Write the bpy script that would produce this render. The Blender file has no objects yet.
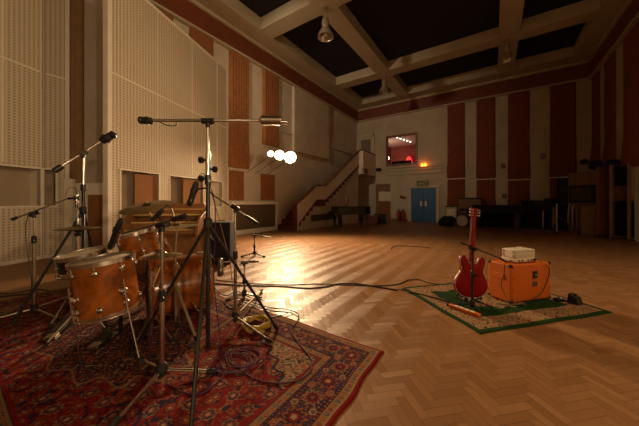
import bpy, math, random
import numpy as np
from mathutils import Vector, Matrix
random.seed(7)
PI = math.pi
V = Vector
sc = bpy.context.scene
COL = sc.collection

# ------------------------------------------------------------------ camera frame (surveyed from the room's vanishing lines)
FPX, HZ, EYE, PSI = 258.0, 201.0, 1.25, math.radians(34.07)
CS, SN = math.cos(PSI), math.sin(PSI)
def C(lat, dep, z=0.0): return V((lat*CS - dep*SN, dep*CS + lat*SN, z))
def P(px, py, dep): return C((px-319.5)/FPX*dep, dep, EYE-(py-HZ)/FPX*dep)
def F(px, py, z=0.0):
    d = FPX*(EYE-z)/(py-HZ)
    return C((px-319.5)/FPX*d, d, z)
def ang(px): return math.atan((px-319.5)/FPX) - PSI
XL, XR, YF, YB, ZC = -7.9, 3.64, 16.3, -4.5, 7.5
def onX(px, X): return X/math.tan(ang(px))
def onY(px, Y): return Y*math.tan(ang(px))
def zat(x, y, py): return EYE-(py-HZ)/FPX*(y*CS - x*SN)

# ------------------------------------------------------------------ mesh builder
def frame(axis):
    a = V(axis).normalized()
    t = V((0,0,1)) if abs(a.z) < .9 else V((1,0,0))
    u = t.cross(a).normalized(); v = a.cross(u)
    return u, v, a
class MB:
    def __init__(s, M=None): s.v = []; s.f = []; s.M = M
    def add(s, vs, fs):
        n = len(s.v)
        for p in vs:
            p = V(p); s.v.append(s.M @ p if s.M else p)
        s.f += [tuple(i+n for i in f) for f in fs]; return s
    def box(s, x0, x1, y0, y1, z0, z1):
        return s.add([(x0,y0,z0),(x1,y0,z0),(x1,y1,z0),(x0,y1,z0),(x0,y0,z1),(x1,y0,z1),(x1,y1,z1),(x0,y1,z1)],
            [(0,3,2,1),(4,5,6,7),(0,1,5,4),(1,2,6,5),(2,3,7,6),(3,0,4,7)])
    def bar(s, p0, p1, w, h):
        p0 = V(p0); p1 = V(p1); u, v, a = frame(p1-p0)
        c = [(-w/2,-h/2),(w/2,-h/2),(w/2,h/2),(-w/2,h/2)]
        vs = [p0+u*x+v*y for x,y in c]+[p1+u*x+v*y for x,y in c]
        return s.add(vs, [(3,2,1,0),(4,5,6,7),(0,1,5,4),(1,2,6,5),(2,3,7,6),(3,0,4,7)])
    def lathe(s, prof, o=(0,0,0), axis=(0,0,1), n=24):
        u, v, a = frame(axis); o = V(o); vs = []; fs = []
        for r, t in prof:
            for k in range(n):
                th = 2*PI*k/n
                vs.append(o + a*t + (u*math.cos(th)+v*math.sin(th))*max(r, 1e-4))
        m = len(prof)
        for i in range(m-1):
            for k in range(n):
                k2 = (k+1) % n
                fs.append((i*n+k, i*n+k2, (i+1)*n+k2, (i+1)*n+k))
        if prof[0][0] > 2e-4: fs.append(tuple(range(n-1,-1,-1)))
        if prof[-1][0] > 2e-4: fs.append(tuple((m-1)*n+k for k in range(n)))
        return s.add(vs, fs)
    def cyl(s, p0, p1, r0, r1=None, n=12):
        p0 = V(p0); p1 = V(p1); r1 = r0 if r1 is None else r1
        return s.lathe([(r0,0),(r1,(p1-p0).length)], p0, p1-p0, n)
    def ring(s, ri, ro, t0, t1, o=(0,0,0), axis=(0,0,1), n=32):
        return s.lathe([(ri,t0),(ro,t0),(ro,t1),(ri,t1),(ri,t0)], o, axis, n) if False else s._ring(ri,ro,t0,t1,o,axis,n)
    def _ring(s, ri, ro, t0, t1, o, axis, n):
        u, v, a = frame(axis); o = V(o); vs = []; fs = []
        for r, t in ((ri,t0),(ro,t0),(ro,t1),(ri,t1)):
            for k in range(n):
                th = 2*PI*k/n
                vs.append(o + a*t + (u*math.cos(th)+v*math.sin(th))*r)
        for i in range(4):
            j = (i+1) % 4
            for k in range(n):
                k2 = (k+1) % n
                fs.append((i*n+k, i*n+k2, j*n+k2, j*n+k))
        return s.add(vs, fs)
    def ball(s, c, r, n=12, sq=(1,1,1)):
        m = max(6, n//2); vs = []; fs = []; c = V(c)
        for i in range(m+1):
            ph = PI*i/m
            for k in range(n):
                th = 2*PI*k/n
                vs.append(c+V((r*sq[0]*math.sin(ph)*math.cos(th), r*sq[1]*math.sin(ph)*math.sin(th), r*sq[2]*math.cos(ph))))
        for i in range(m):
            for k in range(n):
                k2 = (k+1) % n
                fs.append((i*n+k, (i+1)*n+k, (i+1)*n+k2, i*n+k2))
        return s.add(vs, fs)
    def tube(s, pts, r, n=6, closed=False):
        pts = [V(p) for p in pts]; m = len(pts); vs = []; fs = []
        up = None
        for i, p in enumerate(pts):
            t = (pts[(i+1) % m]-pts[i-1]) if closed else (pts[min(i+1,m-1)]-pts[max(i-1,0)])
            if t.length < 1e-7: t = V((1,0,0))
            t.normalize()
            if up is None: up = frame(t)[0]
            u = (up - t*up.dot(t))
            u = u.normalized() if u.length > 1e-5 else frame(t)[0]
            up = u; w = t.cross(u)
            rr = r[i] if isinstance(r, (list, tuple)) else r
            for k in range(n):
                th = 2*PI*k/n
                vs.append(p+(u*math.cos(th)+w*math.sin(th))*rr)
        for i in range(m if closed else m-1):
            j = (i+1) % m
            for k in range(n):
                k2 = (k+1) % n
                fs.append((i*n+k, i*n+k2, j*n+k2, j*n+k))
        if not closed:
            fs.append(tuple(range(n-1,-1,-1))); fs.append(tuple((m-1)*n+k for k in range(n)))
        return s.add(vs, fs)
    def prism(s, poly, z0, z1):
        n = len(poly)
        vs = [(x,y,z0) for x,y in poly]+[(x,y,z1) for x,y in poly]
        fs = [tuple(range(n-1,-1,-1)), tuple(range(n,2*n))]
        fs += [(i,(i+1)%n,n+(i+1)%n,n+i) for i in range(n)]
        return s.add(vs, fs)

def spline(pts, k=6, closed=False):
    pts = [V(p) for p in pts]; out = []; m = len(pts)
    for i in range(m if closed else m-1):
        g = (lambda j: pts[j % m]) if closed else (lambda j: pts[max(0,min(m-1,j))])
        p0,p1,p2,p3 = g(i-1),g(i),g(i+1),g(i+2)
        for q in range(k):
            t = q/k
            out.append(.5*((2*p1)+(p2-p0)*t+(2*p0-5*p1+4*p2-p3)*t*t+(3*p1-p0-3*p2+p3)*t**3))
    if not closed: out.append(pts[-1])
    return out

def tag(o, label=None, cat=None, group=None, kind=None):
    if label: o['label'] = label
    if cat: o['category'] = cat
    if group: o['group'] = group
    if kind: o['kind'] = kind
    return o
def wloc(o):
    l = V(o.location)
    while o.parent: o = o.parent; l += V(o.location)
    return l
def obj(name, mb, m, parent=None, bevel=0, smooth=35, origin=None, label=None, seg=2):
    """one mesh object; vertices are given in world space, the object's origin goes to its root's base"""
    o_ = wloc(parent) if parent else (V(origin) if origin is not None else None)
    if o_ is None:
        xs = [p.x for p in mb.v]; ys = [p.y for p in mb.v]
        o_ = V(((min(xs)+max(xs))/2, (min(ys)+max(ys))/2, min(p.z for p in mb.v)))
    me = bpy.data.meshes.new(name)
    me.from_pydata([tuple(p-o_) for p in mb.v], [], mb.f)
    me.validate(); me.update()
    import bmesh
    bm = bmesh.new(); bm.from_mesh(me); bmesh.ops.recalc_face_normals(bm, faces=bm.faces); bm.to_mesh(me); bm.free()
    if smooth:
        me.shade_smooth(); me.set_sharp_from_angle(angle=math.radians(smooth))
    me.materials.append(m)
    ob = bpy.data.objects.new(name, me); COL.objects.link(ob)
    if parent: ob.parent = parent
    else: ob.location = o_
    if bevel:
        b = ob.modifiers.new('bevel', 'BEVEL'); b.width = bevel; b.segments = seg; b.limit_method = 'ANGLE'; b.angle_limit = math.radians(40)
    if label: ob['label'] = label
    return ob
def thing(name, label, cat, loc, group=None):
    o = bpy.data.objects.new(name, None); COL.objects.link(o); o.location = V(loc); o.empty_display_size = .1
    return tag(o, label, cat, group)
def struct(name, mb, m, bevel=0, smooth=35):
    return tag(obj(name, mb, m, bevel=bevel, smooth=smooth), kind='structure')
def copy_tree(o, parent=None):
    c = o.copy(); COL.objects.link(c)
    if parent is not None: c.parent = parent
    for ch in list(o.children): copy_tree(ch, c)
    return c

# ------------------------------------------------------------------ materials
def nmat(name):
    m = bpy.data.materials.new(name); m.use_nodes = True
    nt = m.node_tree; b = nt.nodes['Principled BSDF']
    return m, nt, b
def L(nt, a, b): nt.links.new(a, b)
def mth(nt, op, a, b=None, c=None):
    n = nt.nodes.new('ShaderNodeMath'); n.operation = op
    for i, x in enumerate((a, b, c)):
        if x is None: continue
        if isinstance(x, (int, float)): n.inputs[i].default_value = x
        else: nt.links.new(x, n.inputs[i])
    return n.outputs[0]
def mixc(nt, fac, a, b):
    n = nt.nodes.new('ShaderNodeMix'); n.data_type = 'RGBA'
    for i, x in ((0, fac), (6, a), (7, b)):
        if isinstance(x, (int, float)): n.inputs[i].default_value = x
        elif isinstance(x, tuple): n.inputs[i].default_value = (*x, 1) if len(x) == 3 else x
        else: nt.links.new(x, n.inputs[i])
    return n.outputs[2]
def simple(name, col, rough=.6, metal=0., var=.12, scale=8., bump=0., coat=0., stretch=None, spec=None):
    m, nt, b = nmat(name)
    tc = nt.nodes.new('ShaderNodeTexCoord'); no = nt.nodes.new('ShaderNodeTexNoise')
    no.inputs['Scale'].default_value = scale; no.inputs['Detail'].default_value = 5
    src = tc.outputs['Object']
    if stretch:
        mp = nt.nodes.new('ShaderNodeMapping'); mp.inputs['Scale'].default_value = stretch; L(nt, src, mp.inputs[0]); src = mp.outputs[0]
    L(nt, src, no.inputs['Vector'])
    lo = tuple(max(0, c*(1-var)) for c in col); hi = tuple(min(1, c*(1+var)) for c in col)
    f = nt.nodes.new('ShaderNodeMapRange'); f.inputs[1].default_value = .3; f.inputs[2].default_value = .7
    L(nt, no.outputs['Fac'], f.inputs[0])
    L(nt, mixc(nt, f.outputs[0], lo, hi), b.inputs['Base Color'])
    b.inputs['Roughness'].default_value = rough; b.inputs['Metallic'].default_value = metal
    if coat: b.inputs['Coat Weight'].default_value = coat; b.inputs['Coat Roughness'].default_value = .08
    if spec is not None: b.inputs['Specular IOR Level'].default_value = spec
    if bump:
        bp = nt.nodes.new('ShaderNodeBump'); bp.inputs['Strength'].default_value = bump; bp.inputs['Distance'].default_value = .01
        L(nt, no.outputs['Fac'], bp.inputs['Height']); L(nt, bp.outputs[0], b.inputs['Normal'])
    return m
def emit(name, col, s):
    m, nt, b = nmat(name)
    b.inputs['Base Color'].default_value = (*col, 1); b.inputs['Emission Color'].default_value = (*col, 1)
    b.inputs['Emission Strength'].default_value = s
    return m

M = {}
M['plaster'] = simple('cream_plaster', (.62,.56,.46), .75, var=.10, scale=1.3, bump=.15)
M['plaster_far'] = simple('aged_cream_plaster', (.56,.50,.40), .75, var=.12, scale=1.1, bump=.15)
M['white_paint'] = simple('white_gloss_paint', (.78,.73,.64), .45, var=.06, scale=3)
M['beam'] = simple('ceiling_beam_paint', (.52,.47,.34), .7, var=.08, scale=1.5)
M['ceil'] = simple('dark_ceiling_felt', (.012,.011,.014), .9, var=.2, scale=2)
M['cornice'] = simple('oxblood_cornice_paint', (.19,.052,.024), .55, var=.1, scale=2)
M['red_paint'] = simple('dark_red_dado_paint', (.13,.028,.018), .5, var=.12, scale=3)
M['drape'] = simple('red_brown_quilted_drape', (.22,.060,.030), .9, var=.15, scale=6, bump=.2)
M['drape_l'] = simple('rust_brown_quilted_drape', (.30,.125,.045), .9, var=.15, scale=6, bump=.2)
M['brownboard'] = simple('brown_felt_board', (.25,.11,.035), .85, var=.15, scale=6, stretch=(9,9,.6))
M['alcove'] = simple('alcove_paint', (.52,.43,.32), .8, var=.08, scale=2)
M['alcove_drape'] = simple('alcove_drape_cloth', (.32,.19,.09), .9, var=.1, scale=5)
M['taupe'] = simple('taupe_wall_cloth', (.34,.27,.19), .9, var=.1, scale=3)
M['chrome'] = simple('chrome', (.80,.77,.72), .22, 1., var=.04, scale=20)
M['dullmetal'] = simple('brushed_nickel', (.42,.36,.28), .32, 1., var=.12, scale=20)
M['black'] = simple('black_satin_metal', (.012,.012,.012), .35, var=.3, scale=20)
M['blackmatte'] = simple('black_rubber', (.012,.011,.010), .7, var=.3, scale=20)
M['blackcloth'] = simple('black_cloth', (.006,.006,.007), .95, var=.3, scale=12)
M['blacklac'] = simple('black_piano_lacquer', (.006,.005,.005), .15, var=.2, scale=4)
M['grey'] = simple('grey_mic_finish', (.22,.19,.15), .35, .8, var=.1, scale=30)
M['headskin'] = simple('coated_drum_head', (.66,.58,.44), .55, var=.06, scale=14)
M['shadedhead_pedal'] = simple('shade_dark_head_and_pedal', (.03,.022,.016), .5, var=.1, scale=10)  # kick head darkened in colour for its shade; pedal footboards are truly dark
M['brass'] = simple('cymbal_bronze', (.27,.19,.08), .36, 1., var=.25, scale=6)
M['walnut'] = simple('walnut_veneer', (.17,.07,.028), .4, var=.35, scale=5, stretch=(1,1,10), coat=.2)
M['oakorgan'] = simple('organ_wood', (.26,.11,.035), .38, var=.3, scale=5, stretch=(10,10,1), coat=.2)
M['ivory'] = simple('ivory_keys', (.68,.46,.15), .4, var=.1, scale=20)
M['blue'] = simple('blue_door_paint', (.015,.12,.34), .45, var=.14, scale=3)
M['orange'] = simple('orange_tolex', (.62,.14,.010), .5, var=.08, scale=60, bump=.08)
M['cream'] = simple('cream_tolex', (.74,.66,.52), .5, var=.08, scale=40)
M['guitar'] = simple('cherry_red_lacquer', (.24,.002,.003), .38, var=.15, scale=5, stretch=(6,6,1), coat=0, spec=.3)
M['rosewood'] = simple('rosewood', (.05,.02,.01), .5, var=.2, scale=30)
M['purple'] = simple('purple_cable_jacket', (.075,.016,.05), .7, var=.1, scale=10, spec=.2)
M['blackcable'] = simple('black_cable_jacket', (.02,.018,.014), .5, var=.1, scale=10)
M['yellow'] = simple('yellow_cable_jacket', (.42,.27,.03), .5, var=.15, scale=10)
M['redplastic'] = simple('red_enamel', (.33,.03,.02), .35, var=.1, scale=10)
M['signgreen'] = simple('green_sign_face', (.10,.16,.06), .5, var=.1, scale=10)
M['signwhite'] = simple('white_sign_print', (.55,.5,.35), .5, var=.05, scale=10)
M['grillegrey'] = simple('grey_sign_plate', (.2,.17,.12), .6, var=.1, scale=10)
M['lampmetal'] = simple('lamp_spun_aluminium', (.50,.44,.34), .35, .6, var=.1, scale=8)
M['bulb_hot'] = emit('hot_lamp_lens', (1,.72,.38), 30)
M['bulb_mid'] = emit('warm_lamp_lens', (1,.70,.36), 14)
M['bulb_red'] = emit('lit_orange_indicator', (1,.22,.02), 6)
M['paneltan'] = simple('tan_board', (.25,.15,.07), .7, var=.15, scale=4)
M['greenglass'] = simple('olive_fabric', (.09,.08,.02), .8, var=.3, scale=6)

def glass_mat():
    m, nt, b = nmat('window_glass')
    b.inputs['Base Color'].default_value = (.95,.95,.93,1); b.inputs['Roughness'].default_value = .02
    b.inputs['Transmission Weight'].default_value = 1; b.inputs['IOR'].default_value = 1.02
    b.inputs['Specular IOR Level'].default_value = .2
    return m
M['glass'] = glass_mat()

def perforated():
    """slotted acoustic board: columns of dark punched holes, local x along the board, z up"""
    m, nt, b = nmat('perforated_acoustic_board')
    tc = nt.nodes.new('ShaderNodeTexCoord'); sp = nt.nodes.new('ShaderNodeSeparateXYZ'); L(nt, tc.outputs['Object'], sp.inputs[0])
    x, z = sp.outputs[0], sp.outputs[2]
    fx = mth(nt, 'FRACT', mth(nt, 'DIVIDE', x, .076)); fz = mth(nt, 'FRACT', mth(nt, 'DIVIDE', z, .058))
    col = mth(nt, 'LESS_THAN', mth(nt, 'ABSOLUTE', mth(nt, 'SUBTRACT', fx, .5)), .24)
    row = mth(nt, 'LESS_THAN', mth(nt, 'ABSOLUTE', mth(nt, 'SUBTRACT', fz, .5)), .30)
    hole = mth(nt, 'MULTIPLY', col, row)
    no = nt.nodes.new('ShaderNodeTexNoise'); no.inputs['Scale'].default_value = 1.6; no.inputs['Detail'].default_value = 4; L(nt, tc.outputs['Object'], no.inputs['Vector'])
    base = mixc(nt, no.outputs['Fac'], (.58,.51,.39), (.66,.59,.46))
    L(nt, mixc(nt, hole, base, (.38,.31,.22)), b.inputs['Base Color'])
    b.inputs['Roughness'].default_value = .6
    bp = nt.nodes.new('ShaderNodeBump'); bp.inputs['Strength'].default_value = .6; bp.inputs['Distance'].default_value = .006; bp.invert = True
    L(nt, hole, bp.inputs['Height']); L(nt, bp.outputs[0], b.inputs['Normal'])
    return m
M['perf'] = perforated()

def mesh_grille():
    m, nt, b = nmat('woven_wire_grille')
    tc = nt.nodes.new('ShaderNodeTexCoord'); sp = nt.nodes.new('ShaderNodeSeparateXYZ'); L(nt, tc.outputs['Object'], sp.inputs[0])
    fy = mth(nt, 'FRACT', mth(nt, 'DIVIDE', sp.outputs[1], .05)); fz = mth(nt, 'FRACT', mth(nt, 'DIVIDE', sp.outputs[2], .05))
    wire = mth(nt, 'MAXIMUM', mth(nt, 'LESS_THAN', fy, .25), mth(nt, 'LESS_THAN', fz, .25))
    L(nt, mixc(nt, wire, (.07,.05,.03), (.16,.12,.07)), b.inputs['Base Color']); b.inputs['Roughness'].default_value = .6
    return m
M['grille'] = mesh_grille()

def white_mesh():
    m, nt, b = nmat('cream_perforated_steel')
    tc = nt.nodes.new('ShaderNodeTexCoord'); sp = nt.nodes.new('ShaderNodeSeparateXYZ'); L(nt, tc.outputs['Object'], sp.inputs[0])
    s = mth(nt, 'ADD', sp.outputs[0], sp.outputs[1])
    fx = mth(nt, 'FRACT', mth(nt, 'DIVIDE', s, .022)); fz = mth(nt, 'FRACT', mth(nt, 'DIVIDE', mth(nt, 'SUBTRACT', sp.outputs[2], .012), .05))
    h = mth(nt, 'MULTIPLY', mth(nt, 'LESS_THAN', mth(nt,'ABSOLUTE', mth(nt,'SUBTRACT',fx,.5)), .25), mth(nt, 'LESS_THAN', mth(nt,'ABSOLUTE', mth(nt,'SUBTRACT',fz,.5)), .44))
    L(nt, mixc(nt, h, (.80,.73,.60), (.42,.36,.27)), b.inputs['Base Color']); b.inputs['Roughness'].default_value = .45
    return m
M['ampmesh'] = white_mesh()

def burl():
    m, nt, b = nmat('amber_burl_lacquer')
    tc = nt.nodes.new('ShaderNodeTexCoord')
    n1 = nt.nodes.new('ShaderNodeTexNoise'); n1.inputs['Scale'].default_value = 5; n1.inputs['Detail'].default_value = 6; n1.inputs['Distortion'].default_value = 1.2
    vo = nt.nodes.new('ShaderNodeTexVoronoi'); vo.inputs['Scale'].default_value = 60
    L(nt, tc.outputs['Object'], n1.inputs['Vector']); L(nt, tc.outputs['Object'], vo.inputs['Vector'])
    r = nt.nodes.new('ShaderNodeMapRange'); r.inputs[1].default_value = .33; r.inputs[2].default_value = .68; L(nt, n1.outputs['Fac'], r.inputs[0])
    base = mixc(nt, r.outputs[0], (.13,.032,.004), (.42,.125,.014))
    eye = mth(nt, 'LESS_THAN', vo.outputs['Distance'], .16)
    L(nt, mixc(nt, mth(nt, 'MULTIPLY', eye, .55), base, (.14,.035,.004)), b.inputs['Base Color'])
    b.inputs['Roughness'].default_value = .22; b.inputs['Coat Weight'].default_value = .5; b.inputs['Coat Roughness'].default_value = .05
    return m
M['burl'] = burl()

def parquet():
    m, nt, b = nmat('oak_herringbone_parquet')
    tc = nt.nodes.new('ShaderNodeTexCoord'); sp = nt.nodes.new('ShaderNodeSeparateXYZ'); L(nt, tc.outputs['Object'], sp.inputs[0])
    X, Y = sp.outputs[0], sp.outputs[1]
    W = .060; N = 4; k = 1/(math.sqrt(2)*W)
    gx = mth(nt, 'MULTIPLY', mth(nt, 'ADD', Y, X), k); gy = mth(nt, 'MULTIPLY', mth(nt, 'SUBTRACT', Y, X), k)
    i = mth(nt, 'FLOOR', gx); j = mth(nt, 'FLOOR', gy)
    kk = mth(nt, 'FLOORED_MODULO', mth(nt, 'SUBTRACT', i, j), 2*N)
    isH = mth(nt, 'LESS_THAN', kk, N-.5)
    # horizontal block
    hi = mth(nt, 'SUBTRACT', i, kk); hu = mth(nt, 'SUBTRACT', gx, hi); hv = mth(nt, 'SUBTRACT', gy, j)
    vj = mth(nt, 'SUBTRACT', j, mth(nt, 'SUBTRACT', 2*N-1, kk)); vu = mth(nt, 'SUBTRACT', gy, vj); vv = mth(nt, 'SUBTRACT', gx, i)
    def sel(a, b_):
        n = nt.nodes.new('ShaderNodeMix'); n.data_type = 'FLOAT'; L(nt, isH, n.inputs[0]); L(nt, b_, n.inputs[2]); L(nt, a, n.inputs[3]); return n.outputs[0]
    u = sel(hu, vu); v = sel(hv, vv); ia = sel(hi, i); ja = sel(j, vj)
    cb = nt.nodes.new('ShaderNodeCombineXYZ'); L(nt, ia, cb.inputs[0]); L(nt, ja, cb.inputs[1]); L(nt, isH, cb.inputs[2])
    wn = nt.nodes.new('ShaderNodeTexWhiteNoise'); L(nt, cb.outputs[0], wn.inputs['Vector'])
    # seams
    eu = mth(nt, 'MINIMUM', u, mth(nt, 'SUBTRACT', N, u)); ev = mth(nt, 'MINIMUM', v, mth(nt, 'SUBTRACT', 1, v))
    seam = mth(nt, 'LESS_THAN', mth(nt, 'MINIMUM', eu, ev), .022)
    # grain along the block
    gc = nt.nodes.new('ShaderNodeCombineXYZ'); L(nt, mth(nt, 'MULTIPLY', u, .5), gc.inputs[0]); L(nt, mth(nt, 'MULTIPLY', v, 5), gc.inputs[1])
    L(nt, mth(nt, 'MULTIPLY', wn.outputs['Value'], 90), gc.inputs[2])
    gn = nt.nodes.new('ShaderNodeTexNoise'); gn.inputs['Scale'].default_value = 1.5; gn.inputs['Detail'].default_value = 4; L(nt, gc.outputs[0], gn.inputs['Vector'])
    big = nt.nodes.new('ShaderNodeTexNoise'); big.inputs['Scale'].default_value = .8; big.inputs['Detail'].default_value = 4; L(nt, tc.outputs['Object'], big.inputs['Vector'])
    c1 = mixc(nt, wn.outputs['Value'], (.26,.122,.044), (.38,.192,.078))
    c2 = mixc(nt, mth(nt, 'MULTIPLY', gn.outputs['Fac'], .55), c1, (.22,.105,.042))
    c3 = mixc(nt, mth(nt, 'MULTIPLY', big.outputs['Fac'], .35), c2, (.24,.13,.06))
    L(nt, mixc(nt, mth(nt, 'MULTIPLY', seam, .75), c3, (.07,.035,.015)), b.inputs['Base Color'])
    ro = nt.nodes.new('ShaderNodeMapRange'); ro.inputs[3].default_value = .40; ro.inputs[4].default_value = .54; L(nt, wn.outputs['Value'], ro.inputs[0])
    L(nt, ro.outputs[0], b.inputs['Roughness'])
    # the grain runs along each block, so its sheen does too
    ta = nt.nodes.new('ShaderNodeMix'); ta.data_type = 'VECTOR'; L(nt, isH, ta.inputs[0])
    ta.inputs[4].default_value = (-.7071,.7071,0); ta.inputs[5].default_value = (.7071,.7071,0)
    b.inputs['Anisotropic'].default_value = .4; L(nt, ta.outputs[1], b.inputs['Tangent'])
    hgt = mth(nt, 'ADD', mth(nt, 'MULTIPLY', mth(nt, 'SUBTRACT', 1, seam), 1.0), mth(nt, 'MULTIPLY', gn.outputs['Fac'], .3))
    bp = nt.nodes.new('ShaderNodeBump'); bp.inputs['Strength'].default_value = .25; bp.inputs['Distance'].default_value = .002
    # every block has settled at its own slight tilt
    wc = nt.nodes.new('ShaderNodeSeparateColor'); L(nt, wn.outputs['Color'], wc.inputs[0])
    tu = mth(nt, 'MULTIPLY', mth(nt, 'MULTIPLY', mth(nt, 'SUBTRACT', wc.outputs[0], .5), u), W*.030)
    tv = mth(nt, 'MULTIPLY', mth(nt, 'MULTIPLY', mth(nt, 'SUBTRACT', wc.outputs[1], .5), v), W*.045)
    b2 = nt.nodes.new('ShaderNodeBump'); b2.inputs['Strength'].default_value = 1; b2.inputs['Distance'].default_value = 1
    L(nt, mth(nt, 'ADD', tu, tv), b2.inputs['Height']); L(nt, b2.outputs[0], bp.inputs['Normal'])
    L(nt, hgt, bp.inputs['Height']); L(nt, bp.outputs[0], b.inputs['Normal'])
    return m
M['parquet'] = parquet()

def rugmat(name):
    m, nt, b = nmat(name)
    a = nt.nodes.new('ShaderNodeAttribute'); a.attribute_name = 'weave'
    tc = nt.nodes.new('ShaderNodeTexCoord'); no = nt.nodes.new('ShaderNodeTexNoise'); no.inputs['Scale'].default_value = 260; L(nt, tc.outputs['Object'], no.inputs['Vector'])
    mx = nt.nodes.new('ShaderNodeMix'); mx.data_type = 'RGBA'; mx.blend_type = 'MULTIPLY'; mx.inputs[0].default_value = .5
    L(nt, a.outputs['Color'], mx.inputs[6]); L(nt, no.outputs['Fac'], mx.inputs[7])
    L(nt, mx.outputs[2], b.inputs['Base Color']); b.inputs['Roughness'].default_value = .95
    b.inputs['Specular IOR Level'].default_value = .15
    bp = nt.nodes.new('ShaderNodeBump'); bp.inputs['Strength'].default_value = .5; bp.inputs['Distance'].default_value = .003
    L(nt, no.outputs['Fac'], bp.inputs['Height']); L(nt, bp.outputs[0], b.inputs['Normal'])
    return m
M['rug'] = rugmat('persian_rug_pile'); M['rug2'] = rugmat('green_rug_pile')

# ------------------------------------------------------------------ room shell
fl = MB().box(-9.2, XR+.2, YB, YF+.2, -.2, 0)
struct('floor', fl, M['parquet'], smooth=0)
T = .2
wl = MB().box(XL-1.3, XL, 2.6, YF+T, 0, 7.95).box(-9.2, -9.0, YB, 2.6, 0, 7.95)
struct('wall_left', wl, M['plaster'])
struct('wall_right', MB().box(XR, XR+T, YB, YF+T, 0, 7.95), M['plaster_far'])
struct('wall_back', MB().box(-9.2, XR+T, YB-T, YB, 0, 7.95), M['plaster_far'])
# far wall with the control-room window cut out
wx0, wx1 = onY(387.5, YF), onY(416, YF); wz0, wz1 = zat(wx0, YF, 165), zat(wx1, YF, 134)
wf = MB().box(-9.2, wx0, YF, YF+T, 0, 7.95).box(wx1, XR+T, YF, YF+T, 0, 7.95).box(wx0, wx1, YF, YF+T, 0, wz0).box(wx0, wx1, YF, YF+T, wz1, 7.95)
struct('wall_far', wf, M['plaster_far'])
# ceiling: dark felt panels between a grid of boxed beams
struct('ceiling', MB().box(-9.2, XR+T, YB, YF+T, 7.95, 8.1), M['ceil'])
bm_ = MB()
bm_.box(-9.0, -7.05, YB, YF, ZC, 7.95).box(2.85, XR, YB, YF, ZC, 7.95)
bm_.box(-7.05, 2.85, 15.35, YF, ZC, 7.95)
for x in (-4.5, .48): bm_.box(x-.32, x+.32, YB, 15.35, ZC, 7.94)
for y in (12.35, 6.9, 1.4): bm_.box(-7.05, 2.85, y-.33, y+.33, ZC-.005, 7.93)
struct('trim_1', bm_, M['beam'], bevel=.02)
# stepped moulding under the edge beams
mo = MB().box(XL, XL+.22, 2.6, YF, 7.38, ZC).box(XR-.22, XR, YB, YF, 7.38, ZC).box(XL, XR, YF-.22, YF, 7.38, ZC)
struct('trim_2', mo, M['beam'], bevel=.02)
z1c, z0c = 7.38, 6.74
co = MB().box(XL, XL+.13, YB+6.9, YF, z0c, z1c).box(XR-.13, XR, YB, YF, z0c, z1c).box(XL, XR, YF-.13, YF, z0c, z1c)
struct('trim_3', co, M['cornice'])
cm = MB().box(XL, XL+.18, 2.6, YF, z0c-.07, z0c).box(XR-.18, XR, YB, YF, z0c-.07, z0c).box(XL, XR, YF-.18, YF, z0c-.07, z0c)
struct('trim_4', cm, M['beam'], bevel=.015)

# ------------------------------------------------------------------ control room behind the far window
cr = MB().box(wx0-1.2, wx1+1.0, YF+4.2, YF+4.3, wz0-1, wz1+1)
struct('wall_control_room', cr, simple('control_room_red_cloth', (.35,.10,.08), .8, var=.2, scale=1.5))
struct('wall_control_room_left', MB().box(wx0-1.3, wx0-1.2, YF+T, YF+4.2, wz0-1, wz1+.25), M['cornice'])
struct('wall_control_room_right', MB().box(wx1+1.0, wx1+1.1, YF+T, YF+4.2, wz0-1, wz1+.25), M['cornice'])
struct('floor_control_room', MB().box(wx0-1.3, wx1+1.1, YF+T, YF+4.3, wz0-1.1, wz0-1), M['cornice'])
struct('ceiling_control_room', MB().box(wx0-1.3, wx1+1.1, YF+T, YF+4.3, wz1+.25, wz1+.35), M['white_paint'])
wfm = MB()
for a in ((wx0-.10, wx0+.02, wz0-.1, wz1+.1), (wx1-.02, wx1+.10, wz0-.1, wz1+.1), (wx0, wx1, wz0-.1, wz0+.02), (wx0, wx1, wz1-.02, wz1+.1)):
    wfm.box(a[0], a[1], YF-.05, YF+.06, a[2], a[3])
w1 = struct('window_1', wfm, M['walnut'], bevel=.01)
obj('pane', MB().box(wx0, wx1, YF+.02, YF+.03, wz0, wz1), M['glass'], w1)
sill = MB().box(wx0-.25, wx1+.25, YF-.1, YF, wz0-.25, wz0-.17)
struct('trim_5', sill, M['plaster_far'])
crl = bpy.data.lights.new('control_room_light', 'POINT'); crl.energy = 45; crl.shadow_soft_size = .2; crl.color = (1,.62,.45)
o = bpy.data.objects.new('control_room_light', crl); COL.objects.link(o); o.location = (wx0-.75, YF+1.9, (wz0+wz1)/2-.1)
for k in range(5):
    t = thing('downlight', 'small round downlight, one of a row on the ceiling behind the far window', 'ceiling light', (wx0+.25+.10*k, YF+1.2+.45*k, wz1+.22), 'downlights in the control room')
    obj('lens', MB().cyl(t.location+V((0,0,.03)), t.location, .05), emit('downlight_lens', (1,.85,.7), 7), t)
dx = (wx0+wx1)/2
t = thing('mixing_desk', 'dark mixing desk low behind the far window', 'desk', (dx-.3, YF+1.2, wz0-1))
d_ = MB(); d_.box(dx-1.1, dx+.2, YF+.8, YF+1.6, wz0-1, wz0+.05); obj('desk_body', d_, M['blackmatte'], t, bevel=.03)
obj('meter_bridge', MB().box(dx-1.1, dx+.2, YF+1.45, YF+1.65, wz0+.05, wz0+.42), M['blackmatte'], t, bevel=.02)
t = thing('pale_stand_in', 'pale lamp-shaped stand-in for an unclear white form beside the red glow behind the far window', 'lamp', (onY(403,YF+2.3), YF+2.3, wz0-1))  # unclear white shape, built as a faintly glowing lamp form
b0 = V(t.location)
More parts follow.
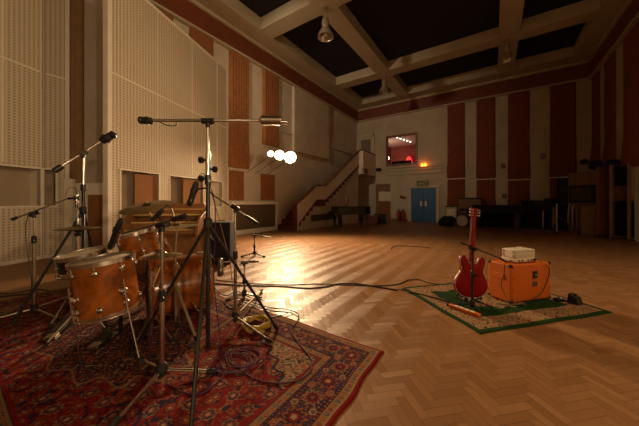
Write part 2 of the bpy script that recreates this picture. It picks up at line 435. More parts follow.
obj('lamp_pole', MB().cyl(b0, b0+V((0,0,1.1)), .02).lathe([(.18,0),(.15,.03)], b0), M['black'], t)
obj('lamp_shade', MB().lathe([(.26,.95),(.24,1.15),(.10,1.5)], b0), emit('glowing_pale_form', (1,.78,.6), .45), t)
t = thing('wall_lamp', 'glowing red lamp seen through the far window', 'lamp', (onY(409,YF+3.9), YF+3.9, wz0+.1))
b0 = V(t.location)
obj('lamp_shade', MB().lathe([(.15,0),(.22,.15),(.22,.7),(.12,.95)], b0), emit('red_lamp_glow', (1,.06,.05), 1.1), t)
obj('wall_mount', MB().box(b0.x-.05, b0.x+.05, b0.y+.15, YF+4.2, b0.z+.3, b0.z+.4), M['black'], t)

# ------------------------------------------------------------------ doors on the far wall
dx0, dx1 = onY(411.7, YF), onY(436, YF); dh = zat(dx0, YF, 189)
d1 = struct('door_1', MB().box(dx0, (dx0+dx1)/2-.006, YF-.05, YF-.005, .01, dh).box((dx0+dx1)/2+.006, dx1, YF-.05, YF-.005, .01, dh), M['blue'], bevel=.006)
mid = (dx0+dx1)/2
obj('push_plate', MB().box(mid-.18, mid-.08, YF-.056, YF-.05, .95, 1.25), M['dullmetal'], d1)
obj('push_plate', MB().box(mid+.08, mid+.18, YF-.056, YF-.05, .95, 1.25), M['dullmetal'], d1)
arch = MB()
arch.box(dx0-.2, dx0-.01, YF-.09, YF, 0, dh+.18).box(dx1+.01, dx1+.2, YF-.09, YF, 0, dh+.18).box(dx0-.25, dx1+.25, YF-.12, YF, dh+.04, dh+.2)
struct('trim_6', arch, M['plaster'], bevel=.01)
# doorway at the head of the stairs
hx0, hx1 = onY(359.5, YF), onY(373, YF)
ux0 = max(hx0, XL+.15)
uz = zat(hx0, YF, 138)
d2 = struct('door_2', MB().box(ux0, hx1, YF-.05, YF-.005, 3.27, uz), M['beam'], bevel=.008)
obj('glazed_panel', MB().box(ux0+.15, hx1-.15, YF-.058, YF-.05, 4.1, uz-.2), M['grillegrey'], d2)
struct('trim_7', MB().box(ux0-.12, ux0, YF-.1, YF, 3.27, uz+.12).box(hx1, hx1+.12, YF-.1, YF, 3.27, uz+.12).box(ux0-.12, hx1+.12, YF-.1, YF, uz, uz+.12), M['plaster'], bevel=.01)

# ledges and conduits on the far wall
lz = zat(onY(412, YF), YF, 168.5)
struct('trim_8', MB().box(-6.3, onY(447, YF), YF-.1, YF, lz-.12, lz).box(-6.3, onY(447, YF), YF-.06, YF, lz-.36, lz-.12), M['plaster_far'], bevel=.015)
rz = zat(onY(500, YF), YF, 181)
lz2 = zat(onY(447, YF), YF, 166)
def pipe(label, pts, r): tag(obj('conduit_pipe', MB().tube(pts, r), M['beam']), label, 'pipe')
pipe('short horizontal painted pipe right of the orange warning lamp', [(onY(427,YF), YF-.04, lz2+.06), (onY(446,YF), YF-.04, lz2+.06)], .025)
xa = fx_ = onY(539, YF); za = zat(xa, YF, 128)
pipe('painted pipe loop on the pale strip left of the widest drape', [(xa-.38, YF-.04, 1.3), (xa-.38, YF-.04, za), (xa+.22, YF-.04, za), (xa+.22, YF-.04, za-2.2)], .022)
# ------------------------------------------------------------------ quilted drapes
def drape(label, p0, p1, zb, zt, m, out=.10, bulge=.12, group=None):
    """p0,p1: floor-plan ends on the wall; hangs in pleats, belly near the bottom"""
    p0 = V((*p0, 0)); p1 = V((*p1, 0)); d = p1-p0; w = d.length; d.normalize(); n = V((d.y, -d.x, 0))
    c = V((-2, 6, 0));
    if (c-p0).dot(n) < 0: n = -n
    nu = max(12, int(w/.03)); nv = 24; vs = []; fs = []
    for j in range(nv+1):
        t = j/nv; z = zb+(zt-zb)*t
        bl = bulge*math.exp(-((t-.10)/.09)**2)*(1-math.exp(-(t/.05)**2*2))
        flare = 1+.05*math.exp(-(t/.22)**2)
        for i in range(nu+1):
            s = i/nu
            wob = .012*math.cos(s*w/.115*2*PI)
            edge = min(s, 1-s)*w
            o_ = out*min(1, (edge/.05))+wob+bl*min(1, edge/.1)
            vs.append(p0+d*(w*.5+(s-.5)*w*flare)+n*max(.0, o_)+V((0,0,z)))
    for j in range(nv):
        for i in range(nu):
            a = j*(nu+1)+i; fs.append((a, a+1, a+nu+2, a+nu+1))
    b = MB().add(vs, fs)
    # close top, bottom and back
    n0 = len(b.v); q = [p0, p1, p1+V((0,0,0)), p0]
    bot = [vs[i] for i in range(nu+1)]; top = [vs[nv*(nu+1)+i] for i in range(nu+1)]
    b.add([p0+V((0,0,zb))]+bot+[p1+V((0,0,zb))], [tuple(range(nu+3))])
    b.add([p0+V((0,0,zt))]+top+[p1+V((0,0,zt))], [tuple(range(nu+3))])
    o = obj('wall_drape', b, m, smooth=60)
    return tag(o, label, 'drape', group)
wlab = ['leftmost tall dark red drape on the far wall, just right of the blue door',
        'second tall dark red drape from the blue door on the far wall',
        'third tall dark red drape from the blue door on the far wall',
        'widest tall dark red drape, right end of the far wall']
llab = ['short dark red drape under the rail beside the blue door',
        'short dark red drape under the second tall drape from the blue door',
        'short dark red drape under the third tall drape from the blue door',
        'short dark red drape under the widest tall one']
for i, (a, b, py, pb) in enumerate(((447.5,465,179,206),(476.5,495.5,179.5,206),(508,530,180,206),(549.8,576,177.5,206))):
    xa, xb = onY(a, YF), onY(b, YF)
    zr = zat((xa+xb)/2, YF, py)
    drape(wlab[i], (xa,YF-.001), (xb,YF-.001), zr+.04, z0c-.07, M['drape'])
    drape(llab[i], (xa,YF-.001), (xb,YF-.001), 1.0, zr-.02, M['drape'], bulge=.02)
    r_ = tag(obj('drape_rail', MB().box(xa-.05, xb+.05, YF-.16, YF-.11, zr-.02, zr+.03).box(xa-.05, xa-.02, YF-.12, YF, zr-.02, zr+.03).box(xb+.02, xb+.05, YF-.12, YF, zr-.02, zr+.03), M['white_paint']),
        ('thin pale rail between upper and lower drapes, ' + ['nearest the blue door', 'second from the blue door', 'third from the blue door', 'farthest from the blue door'][i]), 'rail')
# right-hand wall drapes
for i, (a, b, py, zb_) in enumerate(((592.5,600.5,166,0),(605,616.5,166,0),(624,660,166,0))):
    ya, yb = onX(a, XR), onX(b, XR)
    zb_ = zat(XR, (ya+yb)/2, py)
    drape(['bulging red drape high on the right wall, nearest the far corner', 'bulging red drape in the middle of the right wall', 'bulging red drape at the right edge of the picture'][i],
          (XR-.001, ya), (XR-.001, yb), zb_, z0c-.07, M['drape'], out=.04, bulge=.05)
# left wall drapes and square boards
def lw(px): return onX(px, XL)
z169 = zat(XL, lw(238), 168)
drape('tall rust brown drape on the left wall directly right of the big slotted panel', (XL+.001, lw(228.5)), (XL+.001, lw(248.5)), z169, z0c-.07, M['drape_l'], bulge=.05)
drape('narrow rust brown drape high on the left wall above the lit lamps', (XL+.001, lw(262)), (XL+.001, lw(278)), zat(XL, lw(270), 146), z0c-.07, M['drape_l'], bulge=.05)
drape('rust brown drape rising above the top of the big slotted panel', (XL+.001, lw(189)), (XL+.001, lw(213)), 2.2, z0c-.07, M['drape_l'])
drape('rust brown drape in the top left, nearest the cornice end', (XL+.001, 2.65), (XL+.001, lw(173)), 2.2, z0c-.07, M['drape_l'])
def lboard(a, b, t, bt, label):
    ya, yb = lw(a), lw(b); zt, zb = zat(XL, (ya+yb)/2, t), zat(XL, (ya+yb)/2, bt)
    bb = MB().box(XL, XL+.06, ya, yb, zb, zt)
    for k in range(int((yb-ya)/.12)): bb.box(XL+.06, XL+.075, ya+.12*k+.02, ya+.12*k+.1, zb+.01, zt-.01)
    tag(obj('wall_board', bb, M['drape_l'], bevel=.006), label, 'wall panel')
lboard(229, 243, 171, 200, 'left of two square ribbed brown boards above the wire grille')
lboard(260.5, 274, 174.5, 200, 'right of two square ribbed brown boards above the wire grille')
# stepped plaster pier on the left wall
struct('trim_9', MB().box(XL, XL+.14, lw(292), lw(327), 3.6, z0c-.07), M['plaster'], bevel=.02)
struct('trim_10', MB().box(XL, XL+.10, lw(327), YF, 4.35, 4.43).box(XL, XL+.05, lw(278), lw(292), 4.35, 4.42), M['plaster'], bevel=.01)
# heating grille low on the left wall
ya, yb = lw(229.5), lw(277.5); gy0, gy1 = lw(232.8), 8.13; gz = zat(XL, gy1, 204.2)
t = thing('radiator_cover', 'white framed wire grille low on the left wall below two brown boards', 'radiator cover', (XL+.1, (ya+yb)/2, 0))
fr = MB().box(XL, XL+.16, ya, gy0, 0, gz+.09).box(XL, XL+.16, gy1, min(yb, 8.22), 0, gz+.09).box(XL, XL+.2, ya-.05, min(yb, 8.22), gz, gz+.12).box(XL, XL+.16, gy0, gy1, 0, .17)
obj('cover_frame', fr, M['white_paint'], t, bevel=.01)
obj('wire_grille', MB().box(XL, XL+.10, gy0, gy1, .17, gz), M['grille'], t)
struct('baseboard_left', MB().box(XL, XL+.03, 5.86, ya, 0, .16), M['white_paint'], bevel=.005)

# ------------------------------------------------------------------ hinged slotted panels on the left wall
def slotted(label, o_, angz, length, ztop, opens, seam_z, boards=(), e0=.09, e1=.07):
    """local x along the panel, local y into the wall"""
    t = thing('acoustic_baffle', label, 'acoustic panel', (*o_, 0)); t.rotation_euler.z = angz
    def part(name, mb, m, bevel=0, label=None):
        me = bpy.data.meshes.new(name); me.from_pydata([tuple(p) for p in mb.v], [], mb.f); me.update(); me.materials.append(m)
        p = bpy.data.objects.new(name, me); COL.objects.link(p); p.parent = t
        if bevel:
            b = p.modifiers.new('bevel', 'BEVEL'); b.width = bevel; b.segments = 2
        if label: p['label'] = label
        return p
    TH = .10
    sh = MB(); x = e0
    for (a, b, z0, z1) in opens:
        if a > x+.01: sh.box(x, a, 0, TH, .08, ztop)
        if z0 > .1: sh.box(a, b, 0, TH, .08, z0)
        sh.box(a, b, 0, TH, z1, ztop)
        x = b
    if length-e1 > x: sh.box(x, length-e1, 0, TH, .08, ztop)
    part('slotted_board', sh, M['perf'])
    fr = MB().box(0, e0, -.012, TH+.02, 0, ztop+.02).box(length-e1, length, -.012, TH+.02, 0, ztop+.02)
    fr.box(0, length, -.01, TH+.02, 0, .08).box(0, length, -.01, TH+.02, ztop-.04, ztop+.03)
    part('panel_frame', fr, M['white_paint'], .006)
    ba = MB().box(.05, length-.05, -.014, 0, seam_z, seam_z+.035)
    for k in range(1, int(length/1.2)+1):
        x_ = k*1.2
        if not any(a-.03 < x_ < b+.03 for a, b, _, _ in opens): ba.box(x_-.012, x_+.012, -.008, 0, .08, ztop)
        else: ba.box(x_-.012, x_+.012, -.008, 0, 2.0, ztop)
    part('batten', ba, M['white_paint'], .003)
    for (a, b, z0, z1) in opens:
        lin = MB().box(a-.03, a, -.015, .3, z0-.03, z1+.03).box(b, b+.03, -.015, .3, z0-.03, z1+.03)
        lin.box(a, b, -.015, .3, z0-.03, z0).box(a, b, -.015, .3, z1, z1+.03)
        part('recess_lining', lin, M['white_paint'], .004)
        part('recess_back', MB().box(a-.03, b+.03, .3, .32, z0-.03, z1+.03), M['taupe'])
    for (a, b, z0, z1) in boards:
        part('brown_board', MB().box(a, b, .045, .075, z0, z1), M['brownboard'], .005, 'brown felt board set in the recess')
    return t
dB = V((-.3665,.93)); NB = V((-6.35,1.88)); LB = 4.23
def tB(px, N_, d_):
    a = ang(px); r = V((math.sin(a), math.cos(a)))
    # N + t d = s r
    det = d_.x*(-r.y) - (-r.x)*d_.y
    return ((-N_.x)*(-r.y) - (-r.x)*(-N_.y))/det
aB = math.atan2(dB.y, dB.x)
tb = lambda px: tB(px, NB, dB)
ops = [(tb(121), tb(158.5), .85, 1.90), (tb(170), tb(203), .85, 1.90), (tb(205.5), tb(222), 1.07, 1.90)]
bds = [(ops[0][0]+.38*(ops[0][1]-ops[0][0]), ops[0][1]-.03, .87, 1.86), (ops[1][0]+.40*(ops[1][1]-ops[1][0]), ops[1][0]+.96*(ops[1][1]-ops[1][0]), .87, 1.86)]
slotted('huge slotted cream panel angled out from the left wall behind the drums', NB, aB, LB, 5.91, ops, 3.82, bds)
NA = V((-8.07+.3665*4.2, 1.256-.93*4.2)); LA = 4.2
ta = lambda px: tB(px, NA, dB)
slotted('tall slotted cream panel at the far left edge with a long open recess', NA, aB, LA, 7.3, [(1.2, 4.17, 1.15, 1.93)], 4.0, [(2.0, 3.30, 1.17, 1.91)], e1=.015)
# narrow return of that panel, parallel to the wall
yA2 = onX(54.5, -8.07)-1.256
slotted('narrow shaded slotted panel between the far left panel and the tall alcove', V((-8.07,1.27)), PI/2, .42, 7.3, [(.02, yA2, 1.15, 1.93)], 4.0, e0=.015)
# alcove lining between the two panels
drape('tall brown drape down the left side of the alcove between the slotted panels', (-8.999, onX(66,-9.0)), (-8.999, onX(84,-9.0)), .05, 7.3, M['alcove_drape'], bulge=0)
struct('trim_11', MB().box(-9.0, -8.97, onX(84,-9.0), 2.6, 0, 7.4), M['alcove'])
struct('baseboard_alcove', MB().box(-8.99, -8.93, 2.42, 2.6, 0, .15), M['white_paint'])
def gobo(name, label, pa, pb, dep, ztop, inset=None, mfr='white_paint', minset='brownboard', foot=True, dd=0.0, th=.08):
    a = C((pa-319.5)/FPX*dep, dep); b = C((pb-319.5)/FPX*(dep+dd), dep+dd)
    w = (b-a).length; an = math.atan2((b-a).y, (b-a).x)
    Mx = Matrix.Translation(a) @ Matrix.Rotation(an, 4, 'Z')
    t = thing(name, label, 'acoustic screen', (a+b)/2)
    obj('screen_frame', MB(Mx).box(0, w, 0, th, .03, ztop), M[mfr], t, bevel=.008)
    if inset:
        x0, x1, z0, z1 = inset
        obj('screen_panel', MB(Mx).box(x0*w, x1*w, -.012, .0, z0, z1), M[minset], t, bevel=.004)
    if foot:
        for x in (.12*w, .88*w):
            obj('foot', MB(Mx).box(x-.03, x+.03, -.1, th+.1, 0, .03), M['blackmatte'], t)
    return t, Mx, w
gobo('acoustic_screen', 'low white screen with a brown board standing in the alcove', 73, 104.5, 6.2, 1.68, (.48, .97, .06, 1.40))
gobo('acoustic_screen', 'narrow white board standing at the left side of the alcove', 63.8, 72, 5.55, 1.73, None)

# ------------------------------------------------------------------ staircase with solid balustrade
XS = -6.82
def Ys(px): return onX(px, XS)
y0, y1, y2, y3 = Ys(296.5), Ys(316), Ys(325), 14.45
zm, zl = 1.0, 3.27
t = thing('staircase', 'white plaster staircase rising along the left wall to a landing in the far corner', 'staircase', ((XS+XL)/2, y0, 0))
n1, n2 = 5, 12
prof = [(y0, 0)]
for i in range(n1):
    prof += [(y0+(y1-y0)*i/n1, zm*(i+1)/n1), (y0+(y1-y0)*(i+1)/n1, zm*(i+1)/n1)]
prof.append((y2, zm))
for i in range(n2):
    prof += [(y2+(y3-y2)*i/n2, zm+(zl-zm)*(i+1)/n2), (y2+(y3-y2)*(i+1)/n2, zm+(zl-zm)*(i+1)/n2)]
prof.append((YF-.01, zl)); prof.append((YF-.01, zl-.35)); prof.append((y3+.1, zl-.35))
prof += [(y3-.2, zl-.6), (y3-.2, 0)]
dedup = [prof[0]]
for q in prof[1:]:
    if abs(q[0]-dedup[-1][0])+abs(q[1]-dedup[-1][1]) > 1e-5: dedup.append(q)
MS = Matrix(((0,0,1,0),(1,0,0,0),(0,1,0,0),(0,0,0,1)))
st = MB(MS).prism(dedup, XL+.005, XS)
obj('stair_body', st, M['plaster'], t, smooth=0)
obj('landing_slab', MB().box(XS, -6.55, y3-.1, YF-.01, zl-.35, zl), M['plaster'], t, bevel=.01)
cp = MB()
ste = []
for i in range(n1): ste.append((y0+(y1-y0)*i/n1, y0+(y1-y0)*(i+1)/n1, zm*(i+1)/n1, zm/n1))
ste.append((y1, y2, zm, .02))
for i in range(n2): ste.append((y2+(y3-y2)*i/n2, y2+(y3-y2)*(i+1)/n2, zm+(zl-zm)*(i+1)/n2, (zl-zm)/n2))
for a, b, z, rise in ste:
    cp.box(XL+.01, XS-.05, a-.02, b, z, z+.02); cp.box(XL+.01, XS-.05, a-.02, a, z-rise+.01, z)
obj('stair_carpet', cp, M['red_paint'], t)
# sawtooth red stringer under the balustrade
sg = []
for a, b, z, rise in ste: sg += [(a, z-.0), (b, z-.0)]
top = [(y0-.02, .46), (y1, zm+.40), (y2, zm+.40), (y3, zl+.40)]
poly = sg + [(y3, zl)] + list(reversed(top))
sd = [poly[0]]
for q in poly[1:]:
    if abs(q[0]-sd[-1][0])+abs(q[1]-sd[-1][1]) > 1e-5: sd.append(q)
obj('red_stringer', MB(MS).prism(sd, XS-.05, XS+.03), M['red_paint'], t, smooth=0, label='dark red sawtooth band under the balustrade')
def rail_z(y):
    if y < y1: return 1.08 + (y-y0)/(y1-y0)*(1.93-1.08)
    if y < y2: return 1.96
    return 1.96 + (y-y2)/(y3-y2)*(4.28-1.96)
bal = [(y0-.03, .05), (y0-.03, rail_z(y0)), (y1, 1.93), (y2, 1.96), (y3, 4.28), (y3, zl+.28), (y2, zm+.32), (y1, zm+.32), (y0+.12, .32), (y0+.06, 0.02)]
obj('balustrade', MB(MS).prism(bal, XS-.07, XS+.045), M['white_paint'], t, smooth=0, bevel=.006)
obj('landing_parapet', MB().box(-6.62, -6.52, y3-.1, YF-.01, zl-.38, 4.28).box(XS-.05, -6.62, y3-.12, y3-.02, zl-.38, 4.28), M['white_paint'], t, bevel=.006)
hr = [(XS-.012, y0-.06, rail_z(y0)+.03), (XS-.012, y1, 1.97), (XS-.012, y2, 2.0), (XS-.012, y3-.05, 4.32)]
hb = MB()
for a, b in zip(hr, hr[1:]): hb.bar(a, b, .16, .07)
hb.bar((XS-.02, y3-.07, 4.32), (-6.57, y3-.07, 4.32), .12, .07).bar((-6.57, y3-.09, 4.32), (-6.57, YF-.02, 4.32), .14, .07)
obj('handrail', hb, M['walnut'], t, bevel=.01)
obj('newel_post', MB().box(XS-.10, XS+.06, y0-.12, y0-.02, 0, 1.10), M['red_paint'], t, bevel=.01)
obj('red_corner_board', MB().box(-6.64, -6.50, y3+.0, y3+.5, zl-.36, zl-.02), M['red_paint'], t, bevel=.005)
# dark panel painted as the shade of a low cavity in the stair side
obj('cavity_shade', MB().box(XS, XS+.03, Ys(311), Ys(336), .33, .62), M['greenglass'], t)
obj('stair_plinth', MB().box(XS, XS+.07, y0+.25, Ys(338), 0, .30), M['plaster'], t, bevel=.01)
struct('baseboard_far', MB().box(-6.4, dx0-.2, YF-.03, YF, 0, .14).box(dx1+.2, XR, YF-.03, YF, 0, .14), M['paneltan'])

# ------------------------------------------------------------------ fittings by the blue door
def fx(px): return onY(px, YF)
sx0, sx1 = fx(417.5), fx(428.5); sz = zat(sx0, YF, 186.5); sz1 = zat(sx0, YF, 181)
t = thing('exit_sign', 'small green exit sign over the blue double door', 'sign', ((sx0+sx1)/2, YF-.13, sz))
obj('sign_plate', MB().box(sx0, sx1, YF-.15, YF-.12, sz, sz1), M['signgreen'], t, bevel=.006)
pc = MB(); wq = sx1-sx0; yq = YF-.153; hq = sz1-sz
def sb(x0,x1,z0,z1): pc.box(sx0+x0*wq, sx0+x1*wq, yq, yq+.004, sz+z0*hq, sz+z1*hq)
sb(.60,.88,.12,.20); sb(.60,.65,.12,.88); sb(.83,.88,.12,.88); sb(.60,.88,.80,.88)     # doorway
sb(.30,.36,.68,.84); sb(.26,.38,.36,.64); sb(.18,.27,.52,.60); sb(.37,.46,.46,.54); sb(.22,.28,.12,.36); sb(.36,.44,.20,.30); sb(.40,.44,.12,.3)
sb(.08,.14,.45,.55); sb(.47,.57,.45,.53)
obj('sign_symbol', pc, M['signwhite'], t)
# red lamp, lit, over the ledge
rx, rzz = fx(424), zat(fx(424), YF, 165.5)
t = thing('warning_light', 'lit orange warning lamp on the ledge right of the control room window', 'light', (rx, YF-.08, lz))
obj('lamp_base', MB().box(rx-.22, rx+.22, YF-.12, YF-.01, lz, lz+.07), M['redplastic'], t, bevel=.01)
for s_ in (-.09, .09): obj('lamp_lens', MB().lathe([(.07,0),(.075,.08),(.05,.16),(.01,.19)], (rx+s_, YF-.07, lz+.07)), M['bulb_red'], t)
wlp = bpy.data.lights.new('warning_light_glow', 'POINT'); wlp.energy = 2.5; wlp.color = (1,.2,.03); wlp.shadow_soft_size = .05
o = bpy.data.objects.new('warning_light_glow', wlp); COL.objects.link(o); o.location = (rx, YF-.3, lz+.2)
# extinguishers
for i, px in enumerate((400, 404.5)):
    x = fx(px); t = thing('fire_extinguisher', ['left of two red fire extinguishers beside the blue door', 'right of two red fire extinguishers beside the blue door'][i], 'fire extinguisher', (x, YF-.25, 0))
    c = V((x, YF-.25, 0))
    obj('cylinder', MB().lathe([(.08,0),(.09,.02),(.09,.55),(.07,.63),(.03,.67)], c, n=16), M['redplastic'], t)
    obj('valve', MB().lathe([(.025,.67),(.025,.74)], c).bar(c+V((-.02,0,.74)), c+V((.14,0,.82)), .03, .015), M['blackmatte'], t)
    obj('hose', MB().tube(spline([c+V((0,-.03,.70)), c+V((-.13,-.04,.62)), c+V((-.14,-.05,.35)), c+V((-.11,-.04,.2))]), .013), M['blackmatte'], t)
x = fx(401.5); z = zat(x, YF, 197)
t = thing('alarm_bell', 'small dark bell on the wall above the fire extinguishers', 'bell', (x, YF-.03, z))
obj('gong', MB().lathe([(.11,0),(.10,.05),(.03,.08)], (x, YF, z), (0,-1,0)), M['redplastic'], t)
obj('striker_box', MB().box(x+.11, x+.26, YF-.07, YF+.01, z-.11, z+.0), M['blackmatte'], t)
x = fx(378); z = lz-.02
tag(obj('wall_speaker', MB().box(x-.02, x+.25, YF-.32, YF-.10, z-.02, z+.16), M['blackmatte'], bevel=.01), 'small black box mounted at the left end of the far wall ledge', 'speaker')
for px, py, l in ((549,156,'small dark box on the conduit in the pale strip beside the widest drape'), (503,166,'small dark socket box high in the second pale strip'), (504,196,'small dark wall box low in the second pale strip')):
    x = fx(px); z = zat(x, YF, py)
    if px == 549: x = fx(543); 
    tag(obj('junction_box', MB().box(x-.09, x+.09, YF-.1, YF+.01, z-.12, z+.12), M['walnut'], bevel=.01), l, 'box')
x = fx(583.5); z = zat(x, YF, 162)
t = thing('wall_fan', 'round black fitting near the right end of the far wall', 'wall fitting', (x, YF-.05, z))
obj('ring', MB().ring(.09, .13, 0, .1, (x, YF, z), (0,-1,0)), M['black'], t)
obj('hub', MB().cyl((x, YF, z), (x, YF-.08, z), .08), M['blackmatte'], t)
# screen with a window near the stairs
gobo_t, Mx, w = gobo('acoustic_screen', 'tall brown screen with a pale window standing against the far wall beside the piano', 376, 394, 16.6, 2.35, None, 'paneltan')
obj('window_strip', MB(Mx).box(.15*w, .84*w, -.02, 0, 1.25, 1.85), M['white_paint'], gobo_t, label='pale window strip')
obj('brown_infill', MB(Mx).box(.12*w, .88*w, -.012, 0, .12, 1.18), M['brownboard'], gobo_t)
c = F(380, 223.2)
t = thing('flight_case', 'black flight case on the floor in front of the brown windowed screen', 'case', c)
obj('case_body', MB(Matrix.Translation(c)@Matrix.Rotation(.3,4,'Z')).box(-.33,.33,-.25,.25,0,.52), M['blackmatte'], t, bevel=.02)
obj('case_edging', MB(Matrix.Translation(c)@Matrix.Rotation(.3,4,'Z')).box(-.34,.34,-.26,.26,.34,.37), M['black'], t)
c = F(372.5, 224)
t = thing('storage_box', 'low dark red box between the piano and the black flight case', 'box', c)
obj('box_body', MB(Matrix.Translation(c)@Matrix.Rotation(.4,4,'Z')).box(-.28,.28,-.2,.2,0,.42), M['red_paint'], t, bevel=.015)
obj('box_lid', MB(Matrix.Translation(c)@Matrix.Rotation(.4,4,'Z')).box(-.3,.3,-.22,.22,.42,.48), M['walnut'], t, bevel=.01)

# ------------------------------------------------------------------ grand pianos
def grand(name, label, c, angz, Ls, W, m, ztop=1.0, lid=False):
    t = thing(name, label, 'piano', c)
    Mx = Matrix.Translation(c) @ Matrix.Rotation(angz, 4, 'Z')
    # keyboard end at -x, straight spine along -y
    ol = [(-Ls/2,-W/2),(Ls/2-.35,-W/2)] + [tuple(p[:2]) for p in spline([(Ls/2-.35,-W/2,0),(Ls/2-.05,-W/2+.12,0),(Ls/2,-W/2+.38,0),(Ls/2-.15,-W/2+.66,0),(Ls*.12,W/2-.42,0),(-Ls*.1,W/2-.1,0),(-Ls/2+.35,W/2,0)], 5)] + [(-Ls/2,W/2)]
    obj('case', MB(Mx).prism(ol[:1]+ol[1:], ztop-.36, ztop-.03), m, t, bevel=.01)
    obj('lid', MB(Mx).prism([(x*1.01, y*1.02) for x, y in ol], ztop-.025, ztop), m, t, bevel=.005)
    obj('keyslip', MB(Mx).box(-Ls/2-.2, -Ls/2, -W/2, W/2, ztop-.42, ztop-.28), m, t, bevel=.01)
    obj('fallboard', MB(Mx).box(-Ls/2-.16, -Ls/2, -W/2+.05, W/2-.05, ztop-.27, ztop-.22), m, t, bevel=.01)
    for x, y in ((-Ls/2+.12,-W/2+.15), (-Ls/2+.12,W/2-.15), (Ls/2-.35,-W/2+.42)):
        lg = obj('leg', MB(Mx).lathe([(.085,ztop-.36),(.07,.45),(.045,.1),(.05,.07)], (x,y,0), n=12), m, t)
        obj('castor', MB(Mx).cyl((x-.015,y,.035), (x+.015,y,.035), .035), M['dullmetal'], lg)
    obj('pedal_lyre', MB(Mx).box(-Ls/2+.25,-Ls/2+.31,-.14,.14,.12,ztop-.36).box(-Ls/2+.1,-Ls/2+.34,-.16,.16,.08,.14), m, t, bevel=.01)
    return t
grand('grand_piano', 'black grand piano beneath the staircase landing', C(1.50, 12.1), math.radians(52), 1.70, .92, M['blacklac'], 1.0)
c = C(1.45, 12.25, 1.0)+V((0,0,0))
c = P(346.5, 205.8, 12.1); c.z = 1.002
t = thing('table_lamp', 'small dark lamp standing on the piano lid beneath the stairs', 'lamp', c)
obj('lamp_body', MB().lathe([(.09,0),(.08,.03),(.03,.06),(.03,.2)], c), M['walnut'], t)
obj('lamp_shade', MB().lathe([(.12,.18),(.08,.46),(.02,.48)], c), M['walnut'], t)
grand('grand_piano', 'large black grand piano against the far striped wall', V((.40, 14.05, 0)), 0, 2.45, 1.4, M['blackcloth'], 1.07)

# ------------------------------------------------------------------ gear against the far wall, right of the blue door
def unit(name, label, cat, pa, pb, ybase, ytop, depth, m, mtop=None, turn=0.0, extra=None):
    pf = F((pa+pb)/2, ybase); dep = FPX*EYE/(ybase-HZ)
    w = (pb-pa)/FPX*dep*.92; h = EYE-(ytop-HZ)/FPX*dep
    Mx = Matrix.Translation(pf) @ Matrix.Rotation(PSI*.0+turn, 4, 'Z')
    t = thing(name, label, cat, pf)
    obj('cabinet_body', MB(Mx).box(-w/2, w/2, 0, depth, 0, h), m, t, bevel=.01)
    if mtop: obj('top_board', MB(Mx).box(-w/2-.05, w/2+.05, -.05, depth+.02, h, h+.05), mtop, t, bevel=.008)
    return t, Mx, w, h
t, Mx, w, h = unit('harmonium', 'small cream cabinet with a dark overhanging lid right of the blue door', 'cabinet', 445.5, 456.5, 224.5, 207, .5, M['plaster_far'], M['black'])
obj('cabinet_door', MB(Mx).box(-w/2+.08, w/2-.08, -.015, 0, .1, h-.1), M['white_paint'], t, bevel=.005)
c = F(449.5, 226)
hp = MB()
for k in range(7): hp.ball(c+V((random.uniform(-.3,.3), random.uniform(-.15,.15), random.uniform(.12,.3))), .24, 10, (1.1,.8,.9))
for p in hp.v: p.z = max(.005, p.z)
tag(obj('holdall', hp, M['blackcloth']), 'black bag slumped on the floor by the cream cabinet', 'bag')
t, Mx, w, h = unit('upright_piano', 'red brown wooden upright with dark top behind the guitar headstock', 'piano', 459.5, 480, 225, 199, .55, M['walnut'], M['blackmatte'])
obj('key_shelf', MB(Mx).box(-w/2, w/2, -.28, 0, .62, .76), M['walnut'], t, bevel=.01)
obj('key_cover', MB(Mx).box(-w/2+.05, w/2-.05, -.24, 0, .76, .86), M['blackmatte'], t, bevel=.02)
for s_ in (-1, 1): obj('leg', MB(Mx).box(s_*(w/2-.05)-.04, s_*(w/2-.05)+.04, -.26, -.18, 0, .62), M['walnut'], t)
# a stored bass drum
c = F(462, 226.6); ax = V((-.2,-1,0)).normalized(); cc = c+V((0,0,.29))
t = thing('bass_drum', 'stored bass drum with a pale head standing before the far upright', 'drum', c)
obj('shell', MB().cyl(cc, cc-ax*.4, .27, n=32), M['walnut'], t)
obj('drum_head', MB().cyl(cc+ax*.004, cc-ax*.002, .262, n=32), M['plaster_far'], t)
obj('hoop', MB().ring(.262, .285, -.03, .02, cc, ax), M['black'], t)
t, Mx, w, h = unit('covered_keyboard', 'long low black covered case behind the large grand piano', 'case', 524, 549, 228.5, 201.5, .6, M['blackcloth'], M['blackcloth'])
t, Mx, w, h = unit('covered_cabinet', 'black cloth covered cabinet left of the large grand piano', 'cabinet', 483, 512, 227, 208.5, .7, M['blackcloth'])
# music stands
def music_stand(label, px, py, ytop, wpx, group=None):
    b = F(px, py); dep = FPX*EYE/(py-HZ); h = EYE-(ytop-HZ)/FPX*dep
    t = thing('music_stand', label, 'music stand', b)
    obj('pole', MB().cyl(b+V((0,0,.06)), b+V((0,0,h)), .014), M['dullmetal'], t)
    for k in range(3):
        a = k*2.094+.4
        obj('leg', MB().tube([b+V((0,0,.25)), b+V((.30*math.cos(a), .30*math.sin(a), .012))], .011), M['dullmetal'], t)
    Mx = Matrix.Translation(b+V((0,0,h))) @ Matrix.Rotation(PSI, 4, 'Z') @ Matrix.Rotation(-.35, 4, 'X')
    obj('desk', MB(Mx).box(-.27,.27,-.01,.0,-.05,.33).box(-.27,.27,-.06,.0,-.06,-.05), M['black'], t)
    return t
music_stand('thin music stand right of the large black grand piano', 543, 235, 209, 12)
music_stand('music stand beside the chrome frame trolley', 553, 232, 206, 8)
